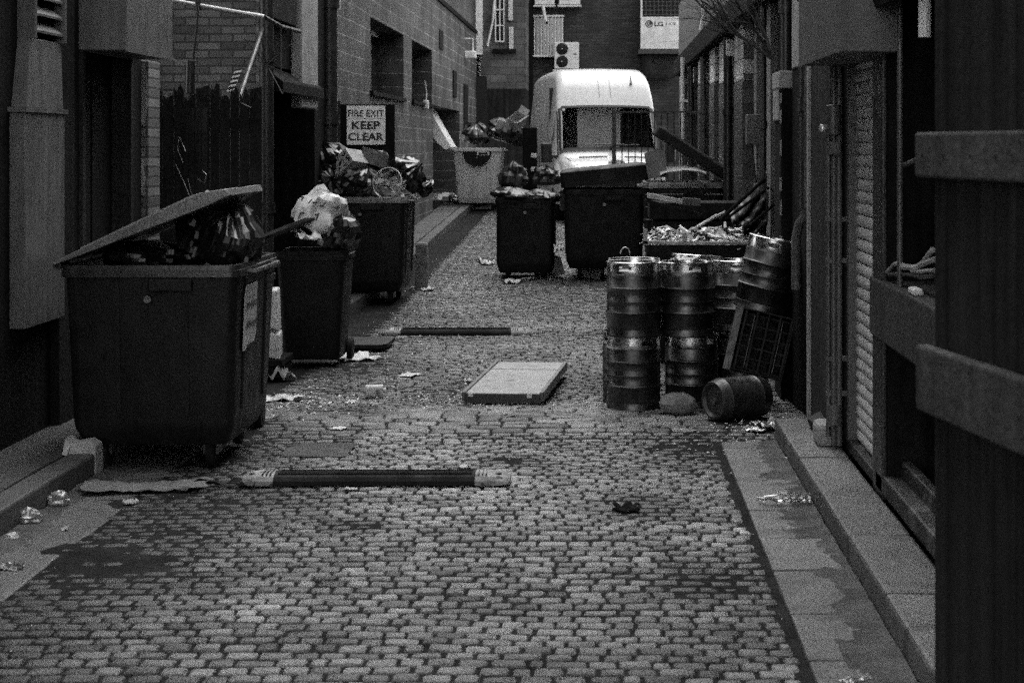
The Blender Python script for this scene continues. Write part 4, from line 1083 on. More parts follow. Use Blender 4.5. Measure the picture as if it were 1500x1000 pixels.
# --- wheelie bin with the white bag
WX, WY, WH = -2.56, 15.95, 1.02
wb = wheelie('wheelie_bin', 'dark wheelie bin overflowing with a white printed bag, its lid jammed aside at a slant', (WX, WY, 0), .63, .70, WH, M['bin_black'])
mb = MB(); mb.loft([rrect(.74, .66, .05, 0.0), rrect(.74, .66, .05, .022), rrect(.62, .56, .1, .05)])
mb = moved(mb, Matrix.Translation((-.28, -.02, WH+.15)) @ Matrix.Rotation(R(-21), 4, 'Y')); mesh('lid', mb, M['bin'], wb, smooth=True)
o = bag('white polythene bag with dark printing, bulging out above the wheelie bin', (WX+.06, WY-.1, WH+.29), (.25, .24, .26), 44, m=M['bag_white'], knot=False, lump=.30, pl=.6, nu=30, nv=16, tilt=(.2, .35, .4))
mb = MB(); rs = random.Random(9)
dg = bpy.context.evaluated_depsgraph_get(); dg.update()
for (rowz, n, hh) in ((.13, 4, .03), (.00, 3, .06)):
    for k in range(n):
        x = -.16 + .3*k/(n-1)
        for j in range(2):
            x0 = x + rs.uniform(-.025, .025); z0 = rowz + rs.uniform(-.02, .02) - .25*x; pts = []
            for i in range(5):
                xx = x0 + (.034*i/4 if j else .006*i+.012*k%.01); zz = z0 + (hh*.35*(1 if k % 2 else -.6) if j else hh*(i/4-.5))
                ok, hit, nor, _ = o.ray_cast((xx, -1.0, zz), (0, 1, 0))
                if ok: pts.append(tuple(hit + nor*.003))
            if len(pts) > 2: mb.tube(pts, .006, 5)
pr_ = mesh('printing', mb, M['print'], o)
bag('black bag slumped beneath the white printed bag on the wheelie bin', (WX+.16, WY-.08, WH+.14), (.24, .26, .22), 45, tilt=(.2, .3, 0), knot=False)
scrap('white_wrapper', 'crumpled white wrapper hanging below the slanted wheelie lid', 'wrapper', 452, 352, .2, .18, .1, 12, M['bag_white'], .3, Y=15.6, z=WH+.10)
scrap('paper_cup', 'small white crushed cup resting on the slanted wheelie bin lid', 'cup', 433, 340, .09, .08, .06, 13, M['paper'], .3, Y=15.75, z=WH+.16)

# --- fire exit bin
CX, CY = -2.82, 21.5
cbn = make_bin('wheeled_bin', 'large dark open bin heaped with shiny black bags below the fire exit notice', (CX, CY, gz(CY)-.02), 1.08, 1.36, 1.27, M['bin'], M['lid'], dip=.1, tw=.90, td=.90)
zt = 1.27+gz(CY)
for k, (lab, px, py, dY, r, sd, tl) in enumerate((
    ('large black bag with twisted neck, topmost at the left in the fire exit bin', 482, 232, 0, (.28,.3,.22), 51, (.1,-.35,0)),
    ('crinkled black bag under the printed box in the fire exit bin', 530, 258, -.1, (.32,.3,.2), 52, (.5,.1,.6)),
    ('pleated black bag at the right end of the heap in the fire exit bin', 596, 248, .2, (.25,.3,.19), 53, (.3,.8,.2)),
    ('black bag with its knot towards us, low at the left in the fire exit bin', 480, 262, -.2, (.24,.25,.17), 54, (1.1,0,.4)),
    ('black bag sagging behind the clear tub at the front rim of the fire exit bin', 545, 275, -.2, (.3,.25,.15), 55, (.9,.2,.1)),
    ('dark bag at the back of the heap under the notice in the fire exit bin', 545, 235, .35, (.22,.3,.2), 56, (.2,.2,.1)),
    ('small black bag drooping over the far right rim of the fire exit bin', 616, 265, .3, (.14,.2,.13), 57, (.2,1.0,.4)))):
    p = at(px, py+9, CY-.25+dY); bag(lab, p, r, sd, tilt=tl, group='black bags heaped in the fire exit bin')
cardbox('cardboard_box', 'tilted cardboard box with a printed end, on top of the bags under the notice', at(516, 250, CY-.45), (.32, .3, .2), (R(-8), R(-40), R(-25)), M['card_pale'], flaps=False, printed=True)
cardbox('cardboard_box', 'smaller plain grey carton lying behind the printed box, on the same heap', at(545, 240, CY-.2), (.3, .2, .16), (R(10), R(15), R(20)), M['card'], flaps=False)
tb = thing('clear_tub', 'round clear plastic tub lying on its side on the rim of the fire exit bin', 'tub', at(573, 271, CY-.6))
Mx = Matrix.Rotation(R(-18), 4, 'Z') @ Matrix.Rotation(R(76), 4, 'X')
mb = MB(); mb.lathe([(0, -.14), (.12, -.14), (.135, -.13), (.18, .1), (.185, .11)], 32, Mx); mesh('wall', mb, M['clear'], tb, smooth=True)
mb = MB(); mb.lathe([(.181, .10), (.188, .108), (.188, .113), (.181, .116), (.179, .108)], 32, Mx); mesh('rim', mb, M['ac'], tb, smooth=True)
mb = moved(crumple(10, 10, .27, .25, .14, 3), Mx @ Matrix.Translation((0, -.03, -.12))); mesh('film_inside', mb, M['bag_white'], tb, smooth=True)

bo = thing('stone_bollard', 'short square stone post with a pale top, right beside the fire exit bin', 'bollard', on_ground(618, 420))
mb = MB(); mb.loft([rrect(.16, .16, .01, -.05), rrect(.155, .155, .01, .54), rrect(.13, .13, .02, .565)]); mesh('post', mb, M['stone'], bo)
mb = MB(); mb.box(-.06, .06, -.085, -.078, .3, .42); mesh('plate', mb, M['stone'], bo, bevel=.004)

# --- pale bin far left
PX, PY = xs(702, 37.6), 37.6
pb = make_bin('wheeled_bin', 'pale grey bin farthest up the alley, its white lid thrown open against the wall', (PX, PY, gz(PY)), 1.06, 1.3, 1.30, M['bin_grey'], M['bin_grey'], dip=.08, lid=(119, 1.16, .27, .04), m_lid=M['lid_pale'], tw=.84, td=.84)
mb = MB(); mb.prism([(.0+.30*math.cos(R(180+k*15)), -.665, 1.225+.30*math.sin(R(180+k*15))) for k in range(13)], (0, .03, 0)); mesh('catch_flap', mb, M['bin_black'], pb)
zt = 1.3+gz(PY)
bag('black bag in the left half of the pale bin', at(697, 198, PY-.2), (.32,.35,.25), 61, tilt=(.3,.1,0))
bag('black bag bulging over the right rim of the pale bin', at(742, 197, PY-.3), (.42,.4,.3), 62, tilt=(.2,.3,.4), knot=False)
for k, (px, py, s, lab, m_) in enumerate(((733, 186, .17, 'pale carton on the bags in the pale bin, leftmost of its cartons', 'card_pale'), (745, 183, .16, 'small white carton on the bags in the pale bin, the middle one of its cartons', 'paper'), (757, 180, .24, 'pale crushed carton at the right end of the pale bin', 'card_pale'))):
    cardbox('cardboard_box', lab, at(px, py+4, PY-.55), (s*1.3, s, s), (R(15+10*k), R(20-25*k), R(20*k)), M[m_], flaps=(k == 2))
lf = thing('leaflet_card', 'small dark display card with a pale printed panel, beside the pale bin', 'card', at(645, 288, 35.2))
mb = MB(); mb.box(-.17, .17, 0, .012, -.1, .1); lc = mesh('card', mb, M['trim'], lf)
mb = MB(); mb.box(.03, .165, -.004, -.001, -.0, .095).box(-.05, .04, -.006, -.003, -.08, .06); mesh('panel', mb, M['paper'], lf)
mb = MB()
for k in range(5): mb.box(-.15, -.07, -.004, -.002, -.07+k*.03, -.06+k*.03)
mesh('lettering', mb, M['paper'], lf); lf.rotation_euler = (R(-35), 0, R(-6))
rs = random.Random(6)
for k, (px, py) in enumerate(((664, 296), (684, 303), (705, 300), (672, 305))):
    p = on_ground(px, py)
    bag(['dark bag end with pale scraps beside the display card', 'low black bag lying on the kerb in front of the pale bin', 'small black bag under the pale bin, beside its wheel', 'torn black bag lying lowest on the road before the pale bin'][k], (p[0], p[1], p[2]+.08), (.3, .22, .16), 70+k, group='black bags on the ground by the pale bin')

# --- right group: black wheelie, big lidded bin
WX2, WY2 = xs(771, 24.1), 24.1
w2 = make_bin('wheeled_bin', 'black open bin left of the big lidded one, flat bags folded over its rim', (WX2, WY2, gz(WY2)), .80, .9, 1.08, M['bin_black'], M['bin_black'], dip=.06, tw=.96, td=.92, z0=.07)
for k, (px, py, r, sd) in enumerate(((752, 286, (.24,.28,.10), 81), (795, 288, (.22,.26,.09), 82))):
    bag(['shiny black bag folded over the left rim of the black open bin', 'shiny black bag lying flat on the right rim of the black open bin'][k], at(px, py, WY2-.25), r, sd, tilt=(.1, .1, .2), knot=False, m=M['bag_dull'], lump=.15)
DX, DY = xs(885, 24.0), 24.0
bb = make_bin('wheeled_bin', 'big black bin in front of the van, its deep lid shut at a slant', (DX, DY, gz(DY)), 1.10, 1.3, 1.20, M['bin_black'], M['bin_black'], tw=.92, td=.92, front=-1)
mb = MB()
mb.loft([rrect(1.16, 1.36, .06, 0.0), rrect(1.16, 1.36, .06, .20), rrect(1.12, 1.32, .08, .22), rrect(.9, 1.1, .1, .235)])
mb = moved(mb, Matrix.Translation((0.01, 0, 1.27)) @ Matrix.Rotation(R(-5.5), 4, 'Y')); ld = mesh('lid', mb, M['bin_black'], bb, smooth=True)
mb = MB(); mb.box(-.1, .1, -.69, -.675, .05, .15); mb = moved(mb, Matrix.Translation((0.05, 0, 1.27)) @ Matrix.Rotation(R(-5.5), 4, 'Y')); sub('latch', mb, M['bin'], ld)
cardbox('cardboard_box', 'crushed brown carton on the road between the black open bin and the big lidded bin', on_ground(806, 405), (.35, .3, .24), (0, R(-14), R(14)), M['card'], flaps=False)
cardbox('cardboard_box', 'dark carton on the road under the right end of the big lidded bin', on_ground(866, 407), (.3, .25, .22), (0, R(6), R(-10)), M['card'], flaps=False)
scrap('white_wrapper', 'pale crumpled wrapper stuffed between the black open bin and the big lidded bin', 'wrapper', 818, 332, .12, .5, .1, 16, M['paper'], 0, Y=23.3, z=.55)

# --- bin with the tilted lid, right, and debris trough in front of it
TX, TY = 1.0, 21.9
tbn = make_bin('wheeled_bin', 'dark bin by the right wall with its black lid leaning up open towards the van', (TX, TY, gz(TY)), .98, 1.2, 1.40, M['bin'], M['lid'], dip=.05, front=-1)
mb = MB(); mb.loft([rrect(1.05, 1.2, .08, 0), rrect(1.05, 1.2, .08, .1), rrect(.9, 1.05, .1, .13)])
c0, c1 = at(962, 198, TY-.5), at(1060, 262, TY-.5)
mb = moved(mb, Matrix.Translation(((c0[0]+c1[0])/2-TX, 0, (c0[2]+c1[2])/2-gz(TY))) @ Matrix.Rotation(R(33), 4, 'Y')); mesh('lid', mb, M['bin_black'], tbn, smooth=True)
for z in (.95, 1.1, 1.25):
    mb = MB(); mb.box(-.47, .47, -.612+.03*(1.4-z), -.59, z, z+.015); mesh('rib', mb, M['lid'], tbn)
p = at(962, 262, TY-.7); cp = thing('cardboard_sheet', 'brown cardboard sheet standing upright in the bin with the leaning lid', 'cardboard', p)
mb = MB(); mb.prism([(-.1, 0, .0), (.12, 0, .02), (.1, .05, .34), (.0, .05, .36), (-.15, .05, .30)], (0, .01, 0)); mesh('sheet', mb, M['card'], cp)
p = at(1000, 256, TY-.65); cp = thing('cardboard_sheet', 'paler cardboard sheet lying flat and bowed across the bin with the leaning lid', 'cardboard', p)
mb = MB(); mb.grid(lambda u, v: ((u-.5)*.55, (v-.5)*.5, .06*math.sin(u*3)+.02*nz(u*4, v*4)+.05*v), 12, 8); mesh('sheet', mb, M['card_pale'], cp, solid=.006)

KX, KY = 0.98, 16.4
tro = thing('debris_trough', 'low black open bin with a jagged pale rim behind the kegs, packed with broken scraps', 'bin', (KX, KY, 0))
mb = MB(); rings = [rrect(.95,.85,.06,.05), rrect(1.02,.9,.06,.3), rrect(1.14,1.0,.06,1.06), rrect(1.06,.92,.05,1.06), rrect(1.03,.9,.05,.98)]; mb.loft(rings); mesh('body', mb, M['bin_black'], tro, smooth=True)
mb = MB()
fz = 1.07; pts = [(-.6,-.5),(-.6,-.46),(-.35,-.52),(-.22,-.60),(-.16,-.5),(-.02,-.62),(.06,-.60),(.35,-.54),(.35,-.50),(.0,-.53),(-.16,-.44),(-.24,-.52),(-.5,-.46)]
pts = [(-.60,-.52),(-.40,-.52),(-.30,-.58),(-.16,-.54),(-.06,-.62),(.42,-.54),(.42,-.50),(-.04,-.55),(-.14,-.48),(-.28,-.52),(-.40,-.47),(-.60,-.47)]
mb.prism([(x, y, fz) for x, y in pts], (0, 0, .025)); mb.box(-.60, -.56, -.52, -.49, 1.06, 1.20).box(-.25, -.21, -.55, -.53, 1.08, 1.17)
mesh('jagged_rim', mb, M['card_pale'], tro)
rs = random.Random(12)
dbm = MB()
M['scrap'] = mat('broken_scrap', .8, .4, var=.3, scale=9, bump=.2, tone=True)
for k in range(420):
    x, y = rs.uniform(-.52,.5), rs.uniform(-.45,.42); z = 1.08+rs.uniform(-.05,.09)
    L_ = rs.uniform(.04,.22); a, e_ = rs.uniform(0, 6.28), rs.uniform(-.6, .7)
    dx, dy, dz = math.cos(a)*math.cos(e_)*L_/2, math.sin(a)*math.cos(e_)*L_/2, math.sin(e_)*L_/2
    w_ = rs.uniform(.005,.022)
    dbm.prism([(x-dx-w_, y-dy, z-dz), (x-dx+w_, y-dy, z-dz+.01), (x+dx+w_*.6, y+dy, z+dz), (x+dx-w_*.6, y+dy, z+dz-.005)], (0, .004, .003))
o = mesh('broken_scraps', dbm, M['scrap'], None, origin=(0,0,0)); o.location = (KX, KY, 0)
qq = random.Random(4); tv = []
while len(tv) < len(o.data.vertices): tv += [qq.choice((.04, .08, .15, .4, .9, 1.4))]*8
a = o.data.attributes.new('tone', 'FLOAT', 'POINT'); a.data.foreach_set('value', tv[:len(o.data.vertices)])
tag(o, 'pale broken scraps of wood and foil packed in the low bin behind the kegs', 'scraps', kind='stuff')
for k, (lab, p0, p1, wd, m_) in enumerate((
    ('splintered pale batten lying across the back of the low debris bin', (948,290), (1012,302), .05, 'pale_wood'),
    ('dark plank lying aslant under the pale batten at the back of the low debris bin', (945,296), (1030,318), .03, 'timber'),
    ('short grey wooden block right of the pale batten in the low debris bin', (1000,300), (1026,302), .07, 'stone'),
    ('slanting pale striped slat poking from the right half of the low debris bin', (1005,345), (1050,318), .03, 'pale_wood'),
    ('narrow pale slat just above the striped one in the low debris bin', (1015,338), (1062,312), .02, 'pale_wood'))):
    Yk = 17.3 if k < 3 else 16.5
    a, c = Vector(at(*p0, Yk)), Vector(at(*p1, Yk+.1)); d_ = (c-a)
    mb = MB(); mb.prism([tuple(a), tuple(c), tuple(c+Vector((0,0,wd))), tuple(a+Vector((0,0,wd)))], (0, .06, 0)); o = mesh('scrap_batten', mb, M[m_], None, origin=tuple(a), bevel=.004); tag(o, lab, 'timber')
sb = thing('stack_of_boards', 'stack of dark boards behind the low debris bin, under the leaning bin lid', 'boards', (1.02, 18.6, 0))
for k in range(7):
    mb = MB(); z = .05+k*.19; mb.box(-.52+.03*(k%3), .5-.02*(k%2), -.4+.02*(k%3), .4, z, z+.17); mesh('board', mb, M['timber'], sb, bevel=.008)
# black sheeting and leaning poles to the wall
rs = random.Random(14)
shg = thing('plastic_sheeting', 'black plastic sheeting draped from the wall down into the low debris bin', 'sheeting', (1.3, 15.9, 1.0), world=True)
A = [at(1062, 316, 16.2), at(1085, 298, 16.2), at(1110, 272, 16.2), at(1134, 236, 16.0)]
B_ = [at(1100, 348, 15.9), at(1112, 345, 15.9), at(1128, 330, 15.7), at(1138, 300, 15.6)]
def shf(u, v):
    k = u*3; i = min(2, int(k)); t = k-i
    a = Vector(A[i]).lerp(Vector(A[i+1]), t); b2 = Vector(B_[i]).lerp(Vector(B_[i+1]), t)
    p = a.lerp(b2, v); p.z += .03*math.sin(v*14+u*3)+.025*nz(u*9, v*9); p.y += .08*math.sin(v*17+u*5)+.05*nz(u*7, v*7+3)
    p.x = min(p.x, 1.48)
    return tuple(p)
mb = MB(); mb.grid(shf, 30, 30); mesh('sheet', mb, M['sheeting'], shg, smooth='all', solid=.004)
for k, (a, c, r, lab) in enumerate((((1055,322),(1120,262), .018, 'dark pole leaning on the black sheeting, the steepest of three'), ((1062,322),(1126,275), .013, 'dark pole lying in the fold of the black sheeting, the middle of three'), ((1098,330),(1134,300), .012, 'short dark pole at the lower right of the black sheeting'))):
    pa, pb_ = at(*a, 15.75), at(*c, 15.9); mb = MB(); mb.tube([pa, pb_], r, 8); o = mesh('leaning_pole', mb, M['soot'], None, origin=pa, smooth=True); tag(o, lab, 'pole')
# ------------------------------------------------------------------ beer kegs
def keg_parts():
    n = 48
    body = MB(); body.lathe([(0,.03),(.165,.03),(.178,.05),(.194,.058),(.2,.068),(.2,.168),(.204,.171),(.211,.176),(.211,.182),(.204,.187),(.2,.19),(.2,.258),(.203,.262),(.2,.266),(.2,.348),(.204,.351),(.211,.356),(.211,.362),(.204,.367),(.2,.37),(.2,.445),(.196,.458),(.182,.468),(.15,.485),(.05,.492),(0,.492)], n)
    foot = MB(); foot.lathe([(.182,.06),(.190,.004),(.194,0),(.200,.002),(.2025,.006),(.2025,.014),(.199,.02),(.199,.058),(.19,.066)], n)
    
    top = MB(); top.lathe([(.192,.450),(.199,.462),(.199,.487),(.199,.526),(.199,.538),(.204,.543),(.204,.550),(.199,.554),(.192,.553),(.189,.545),(.188,.527),(.188,.487),(.188,.47)], n, skip=lambda k, i: (k == 2 or k == 10) and (i % 16) in (4, 5, 6, 7))
    valve = MB(); valve.lathe([(.04,.49),(.04,.512),(.03,.516),(.03,.508),(0,.508)], 20)
    return body, foot, top, valve
kb, kf, kt, kv = keg_parts()
def make_keg(label, loc, rz):
    t = thing('beer_keg', label, 'keg', loc, rz, 'steel beer kegs stacked by the right wall')
    mesh('barrel', kb, M['steel_keg'], t, smooth=True, angle=60); mesh('foot_ring', kf, M['steel_keg'], t, smooth=True); mesh('chime', kt, M['steel_rim'], t, smooth=True); mesh('valve', kv, M['steel_dark'], t, smooth=True)
    return t
M['steel_keg'] = M['steel']
kegs = [
 ('bottom keg of the front left stack, standing on the cobbles', .245, 13.25, 0.0, .3, 0),
 ('upper keg of the front left stack, its oval handle hole facing us on the right', .245, 13.22, .545, -.62, 0),
 ('bottom keg of the stack half hidden behind the front left stack', .215, 13.80, 0., 1.0, 0),
 ('upper keg of the stack behind the front left one, only its rim showing above', .26, 13.84, .553, 1.4, 0),
 ('bottom keg of the middle stack, pushed out to the right behind the stone block', .69, 13.50, 0., .55, 0),
 ('upper keg of the middle stack, with a pale rag on its rim', .645, 13.30, .55, .02, 0),
 ('bottom keg behind the middle stack, hidden except for slivers', .735, 14.12, 0., .2, 0),
 ('upper keg behind the middle stack, tilted so its far rim shows as a bright ring', .735, 14.10, .575, .2, 2),
 ('bottom keg of the right stack, behind the leaning crate', 1.12, 14.02, 0., .9, 0),
 ('upper keg of the right stack, part hidden by the tilted keg', 1.075, 13.98, .548, -.35, 0),
]
k0 = None
for (lab, x, y, z, rz, tilt) in kegs:
    if k0 is None: k0 = make_keg(lab, (x, y, z), rz); o = k0
    else: o = dup(k0, (x, y, z+ring_h(x, y)), rz, lab)
    if o is k0: o.location.z = z + ring_h(x, y)
    o.rotation_euler = (R(-tilt*1.2), R(tilt*2), rz)
o = dup(k0, (1.20, 13.42, .71), -.7, 'keg tilted to the right on top of the leaning crate, against the wall')
o.rotation_euler = (R(-4), R(12), R(-20))
rg = thing('white_rag', 'pale rag lying on the rim of the middle stack of kegs', 'rag', at(1010, 371, 13.15))
mesh('cloth', crumple(14, 8, .2, .12, .04, 4), M['paper'], rg, smooth=True, solid=.003)
rg.location = (.62, 13.14, 1.105+ring_h(.62, 13.1))
wl = thing('wire_loop', 'thin wire loop sticking up behind the rim of the front left keg stack', 'wire', (.19, 13.75, 1.1))
mb = MB(); mb.tube([(.035*math.cos(t*.3), 0, .0+.045*math.sin(t*.3)) for t in range(-1, 12)], .004, 6); mesh('loop', mb, M['galv'], wl, smooth=True)
wl.location.z = 1.12

# crate leaning under the tilted keg
cr = thing('plastic_crate', 'dark bottle crate leaning on its side under the tilted keg', 'crate', (1.22, 13.05, .35))
mb = MB(); a, b_, c = .40, .30, .46
mb.box(-a/2, -a/2+.012, 0, b_, 0, c).box(a/2-.012, a/2, 0, b_, 0, c).box(-a/2, a/2, 0, b_, 0, .012).box(-a/2, a/2, 0, b_, c-.012, c).box(-a/2+.012, a/2-.012, b_-.015, b_, .012, c-.012)
mesh('shell', mb, M['bin_black'], cr, bevel=.004)
mb = MB()
for k in range(5): mb.box(-a/2+.03+k*.085, -a/2+.045+k*.085, .004, b_-.02, .012, c-.012)
for k in range(6): mb.box(-a/2+.012, a/2-.012, .05, .06, .02+k*.08, .03+k*.08)
mesh('divider', mb, M['bin_black'], cr)
mb = MB(); mb.box(-a/2-.045, -a/2+.012, -.012, .03, -.01, c+.01); mb.box(-a/2+.1, -a/2+.108, -.004, .0, .03, c-.04).box(a/2-.09, a/2-.082, -.004, .0, .03, c-.04); mesh('rim', mb, M['bin_rim'], cr, bevel=.005)
cr.rotation_euler = (R(-8), R(13), R(-4)); cr.location = (xs(1106, 13.0), 12.98, zs(552, 13.0)+.02)

# small barrel lying down
br = thing('small_barrel', 'small black barrel lying on its side in front of the leaning crate', 'barrel', (0,0,0))
mb = MB(); mb.lathe([(0,.02),(.10,.02),(.115,.0),(.13,.0),(.142,.02),(.150,.06),(.156,.07),(.150,.08),(.154,.2),(.154,.26),(.150,.34),(.156,.35),(.150,.36),(.142,.42),(.13,.44),(.115,.44),(.10,.42),(0,.42)], 36); mesh('barrel', mb, M['barrel_black'] if 'barrel_black' in M else M['lid_dark'] if 'lid_dark' in M else M['iron'], br, smooth=True, angle=50)
mb = MB(); mb.lathe([(0,-.0),(.026,-.0),(.03,.02)], 16); mesh('bung', mb, M['steel_dark'], br, smooth=True)
br.rotation_euler = (R(-90), 0, R(-56)); br.location = (xs(1044, 12.45), 12.45, .165)
sb_ = thing('concrete_lump', 'rough broken lump of concrete at the foot of the middle keg stack', 'concrete lump', (xs(993, 12.9), 12.85, 0))
mb = MB(); q = random.Random(5)
mb.grid(lambda u, v: (lambda th, ph: (.14*math.sin(ph)*math.cos(th)*(1+.3*nz(math.cos(th)*2, ph*2)), .12*math.sin(ph)*math.sin(th)*(1+.3*nz(math.sin(th)*2, ph*2)), .07-.085*math.cos(ph)*(1+.25*nz(th, ph))))(2*math.pi*u, math.pi*v), 14, 9)
mesh('lump', mb, M['stone'], sb_, smooth=True, angle=20)
sb_.location.z = ring_h(sb_.location.x, 12.85) + .0

# ------------------------------------------------------------------ white van
VANY = 33.9
van = thing('white_van', 'white high-roofed van facing us, parked at the end of the alley', 'van', (.27, VANY, gz(35)-.11), R(7.8))
ST = [ # y, zt, hw bottom, hw belt, hw top, corner radius
 (-.03, .95, .78, .80, .70, .12), (.04, 1.04, .90, .92, .80, .14), (.22, 1.14, .96, .97, .86, .14), (.42, 1.17, .985, .99, .90, .13), (.58, 1.23, .99, 1.0, .92, .12),
 (.66, 1.33, .99, 1.0, .925, .12), (.85, 1.66, .99, 1.0, .915, .13), (1.02, 1.96, .99, 1.0, .90, .13), (1.15, 2.15, .99, 1.0, .905, .12), (1.22, 2.25, .99, 1.0, .905, .12),
 (1.36, 2.47, .99, 1.0, .89, .15), (1.54, 2.67, .99, 1.0, .875, .17), (1.76, 2.79, .99, 1.0, .865, .18), (2.1, 2.85, .99, 1.0, .86, .18), (3.4, 2.87, .99, 1.0, .86, .18), (5.0, 2.86, .99, 1.0, .86, .18), (5.85, 2.82, .98, .99, .85, .18)]
def wrap(y, x): return y + .20*max(0, 1-max(0, y)/2.2)*min(1.0, abs(x))**3
def van_ring(s):
    y, zt, hb, hm, ht, r = s; zb = .38
    right = [(hb, zb), (hm, .55), (hm, min(1.05, zt*.8))]
    zc = zt-r
    for k in range(1, 4):
        t = k/4; z = min(1.05, zt*.8)*(1-t)+zc*t; f = max(0, (z-1.05)/(max(zc, 1.1)-1.05)); right.append((hm+(ht-hm)*f**1.4 if zc > 1.1 else hm+(ht-hm)*t, z))
    for k in range(0, 6):
        a = R(90*k/5); right.append((ht-r+r*math.cos(a), zc+r*math.sin(a)))
    top = [((ht-r)*q, zt+.018*(1-q*q)) for q in (.75, .5, .25, 0)]
    ring = [(x, wrap(y, x), z) for x, z in right+top]
    return ring + [(-x, yy, z) for x, yy, z in ring[::-1][1:]]
rings = [van_ring(s) for s in ST]
n = len(rings[0])
mb = MB(); vs = [p for r in rings for p in r]; fs = []
top0 = 3+3+5
for k in range(len(rings)-1):
    for i in range(n-1):
        if 5 <= k <= 7 and 10 <= i < n-11: continue       # windscreen opening
        fs.append((k*n+i, k*n+i+1, (k+1)*n+i+1, (k+1)*n+i))
fs.append(tuple(range(n))[::-1]); fs.append(tuple(range((len(rings)-1)*n, len(rings)*n)))
mb.add(vs, fs); body = mesh('body', mb, M['van'], van, smooth=True, angle=32)
def top_pt(y, q, off=.012):
    for a, b2 in zip(ST, ST[1:]):
        if a[0] <= y <= b2[0]:
            t = (y-a[0])/(b2[0]-a[0]); zt = a[1]+(b2[1]-a[1])*t; ht = a[4]+(b2[4]-a[4])*t; r = a[5]+(b2[5]-a[5])*t
            x = q*(ht-.02); e = abs(x)-(ht-r)
            z = zt+.018*(1-min(1, (x/(ht-r))**2)) if e <= 0 else zt-r+math.sqrt(max(0, r*r-e*e))
            return (x, wrap(y, x)-off*.8, z+off*.6)
mb = MB(); mb.grid(lambda u, v: top_pt(.655+v*.485, (2*u-1)*1.0), 24, 8); glass = mesh('windscreen', mb, M['glass'], van, smooth='all')
mb = MB()
for (q0, q1, v0, v1) in ((-1, 1, -.02, .06), (-1, 1, .95, 1.0), (-1, -.955, .05, .96), (.955, 1, .05, .96)):
    mb.grid(lambda u, v: top_pt(.655+(v0+(v1-v0)*v)*.485, q0+(q1-q0)*u, .02), 16, 6)
sub('seal', mb, M['trim'], glass, smooth='all')
mb = MB(); mb.tube([top_pt(.70, -.3, .05), top_pt(.70, -.02, .05), top_pt(.70, .3, .05)], .012, 6); mb.tube([top_pt(.69, .05, .05), top_pt(.70, .6, .05)], .01, 6); mb.tube([top_pt(.68, .02, .06), top_pt(.66, .05, .06)], .03, 6)
mesh('wiper', mb, M['trim'], van)
for q in (-.36, .56):
    mb = MB(); mb.grid(lambda u, v: top_pt(.50+.045*v, q-.28+.56*u, .012), 8, 2); mesh('bonnet_vent', mb, M['trim'], van)
mb = MB(); mb.loft([[ (.155*math.cos(t*.314)*k, -.055-.02*j, .93+.06*math.sin(t*.314)*k) for t in range(20)] for j, k in ((0, 1), (1, .96))])
em = mesh('badge', moved(mb, Matrix.Translation((.05, .2, .19))), M['ac'], van)
mb = MB(); mb.box(-.55, .55, -.06, -.02, .62, .88); mesh('grille', mb, M['trim'], van, bevel=.03)
for s in (-1, 1):
    mb = MB(); mb.prism([(s*.62, -.02, .74), (s*.90, .04, .78), (s*.955, .20, 1.02), (s*.94, .2, 1.12), (s*.72, .03, .98)], (0, -.03, 0)); mesh('headlight', mb, M['headlight'] if 'headlight' in M else M['ac'], van, bevel=.01)
mb = MB(); mb.loft([rrect(1.9, .5, .12, z, 0, .12) for z in (.28, .36, .56, .6)]); mesh('bumper', mb, M['trim'], van, bevel=.02)
for s in (-1, 1):
    mb = MB(); mb.loft([rrect(.20, .12, .05, z, s*1.13, .80) for z in (1.12, 1.16, 1.42, 1.47)]); mb.box(s*1.0-.06, s*1.0+.08, .78, .84, 1.2, 1.26); mesh('mirror', mb, M['trim'], van, bevel=.02)
for s in (-1, 1):
    for yy in (.95, 4.6):
        mb = MB(); mb.cyl((s*.80, yy, .34), (s*1.005, yy, .34), .34, n=28); wh = mesh('wheel', mb, M['rubber'], van, smooth=True, bevel=.02)
        mb = MB(); mb.cyl((s*1.0, yy, .34), (s*1.012, yy, .34), .2, n=20); sub('rim', mb, M['steel_dark'], wh)
for s in (-1, 1):
    mb = MB(); mb.prism([(s*.965, 1.0, 1.25), (s*.925, 1.25, 1.85), (s*.925, 1.9, 1.9), (s*.99, 1.9, 1.2), (s*1.0, 1.1, 1.2)], (s*.012, 0, 0)); mesh('side_window', mb, M['pane'], van)
    mb = MB(); mb.tube([(s*1.004, 2.1, .5), (s*1.006, 2.1, 1.1), (s*.96, 2.1, 1.9), (s*.86, 2.1, 2.6)], .006, 4); mb.tube([(s*1.004, 3.3, .5), (s*1.006, 3.3, 1.1), (s*.96, 3.3, 1.9)], .006, 4)
    mb.box(s*1.0-.006, s*1.0+.012, 3.4, 5.7, 1.2, 1.22); mesh('door_seam', mb, M['lid'], van)
for q in (-.12, .12): 
    mb = MB(); mb.tube([top_pt(1.25+.12*k, q, .0) for k in range(4)], .006, 4); mesh('roof_seam', mb, M['lid'], van)
mb = MB(); a = top_pt(1.62, .62, .0); mb.tube([a, (a[0]-.02, a[1]-.2, a[2]-.12)], .012, 6); mb.cyl((a[0]-.03, a[1]-.24, a[2]-.16), (a[0]-.015, a[1]-.18, a[2]-.12), .022); mesh('aerial', mb, M['trim'], van)
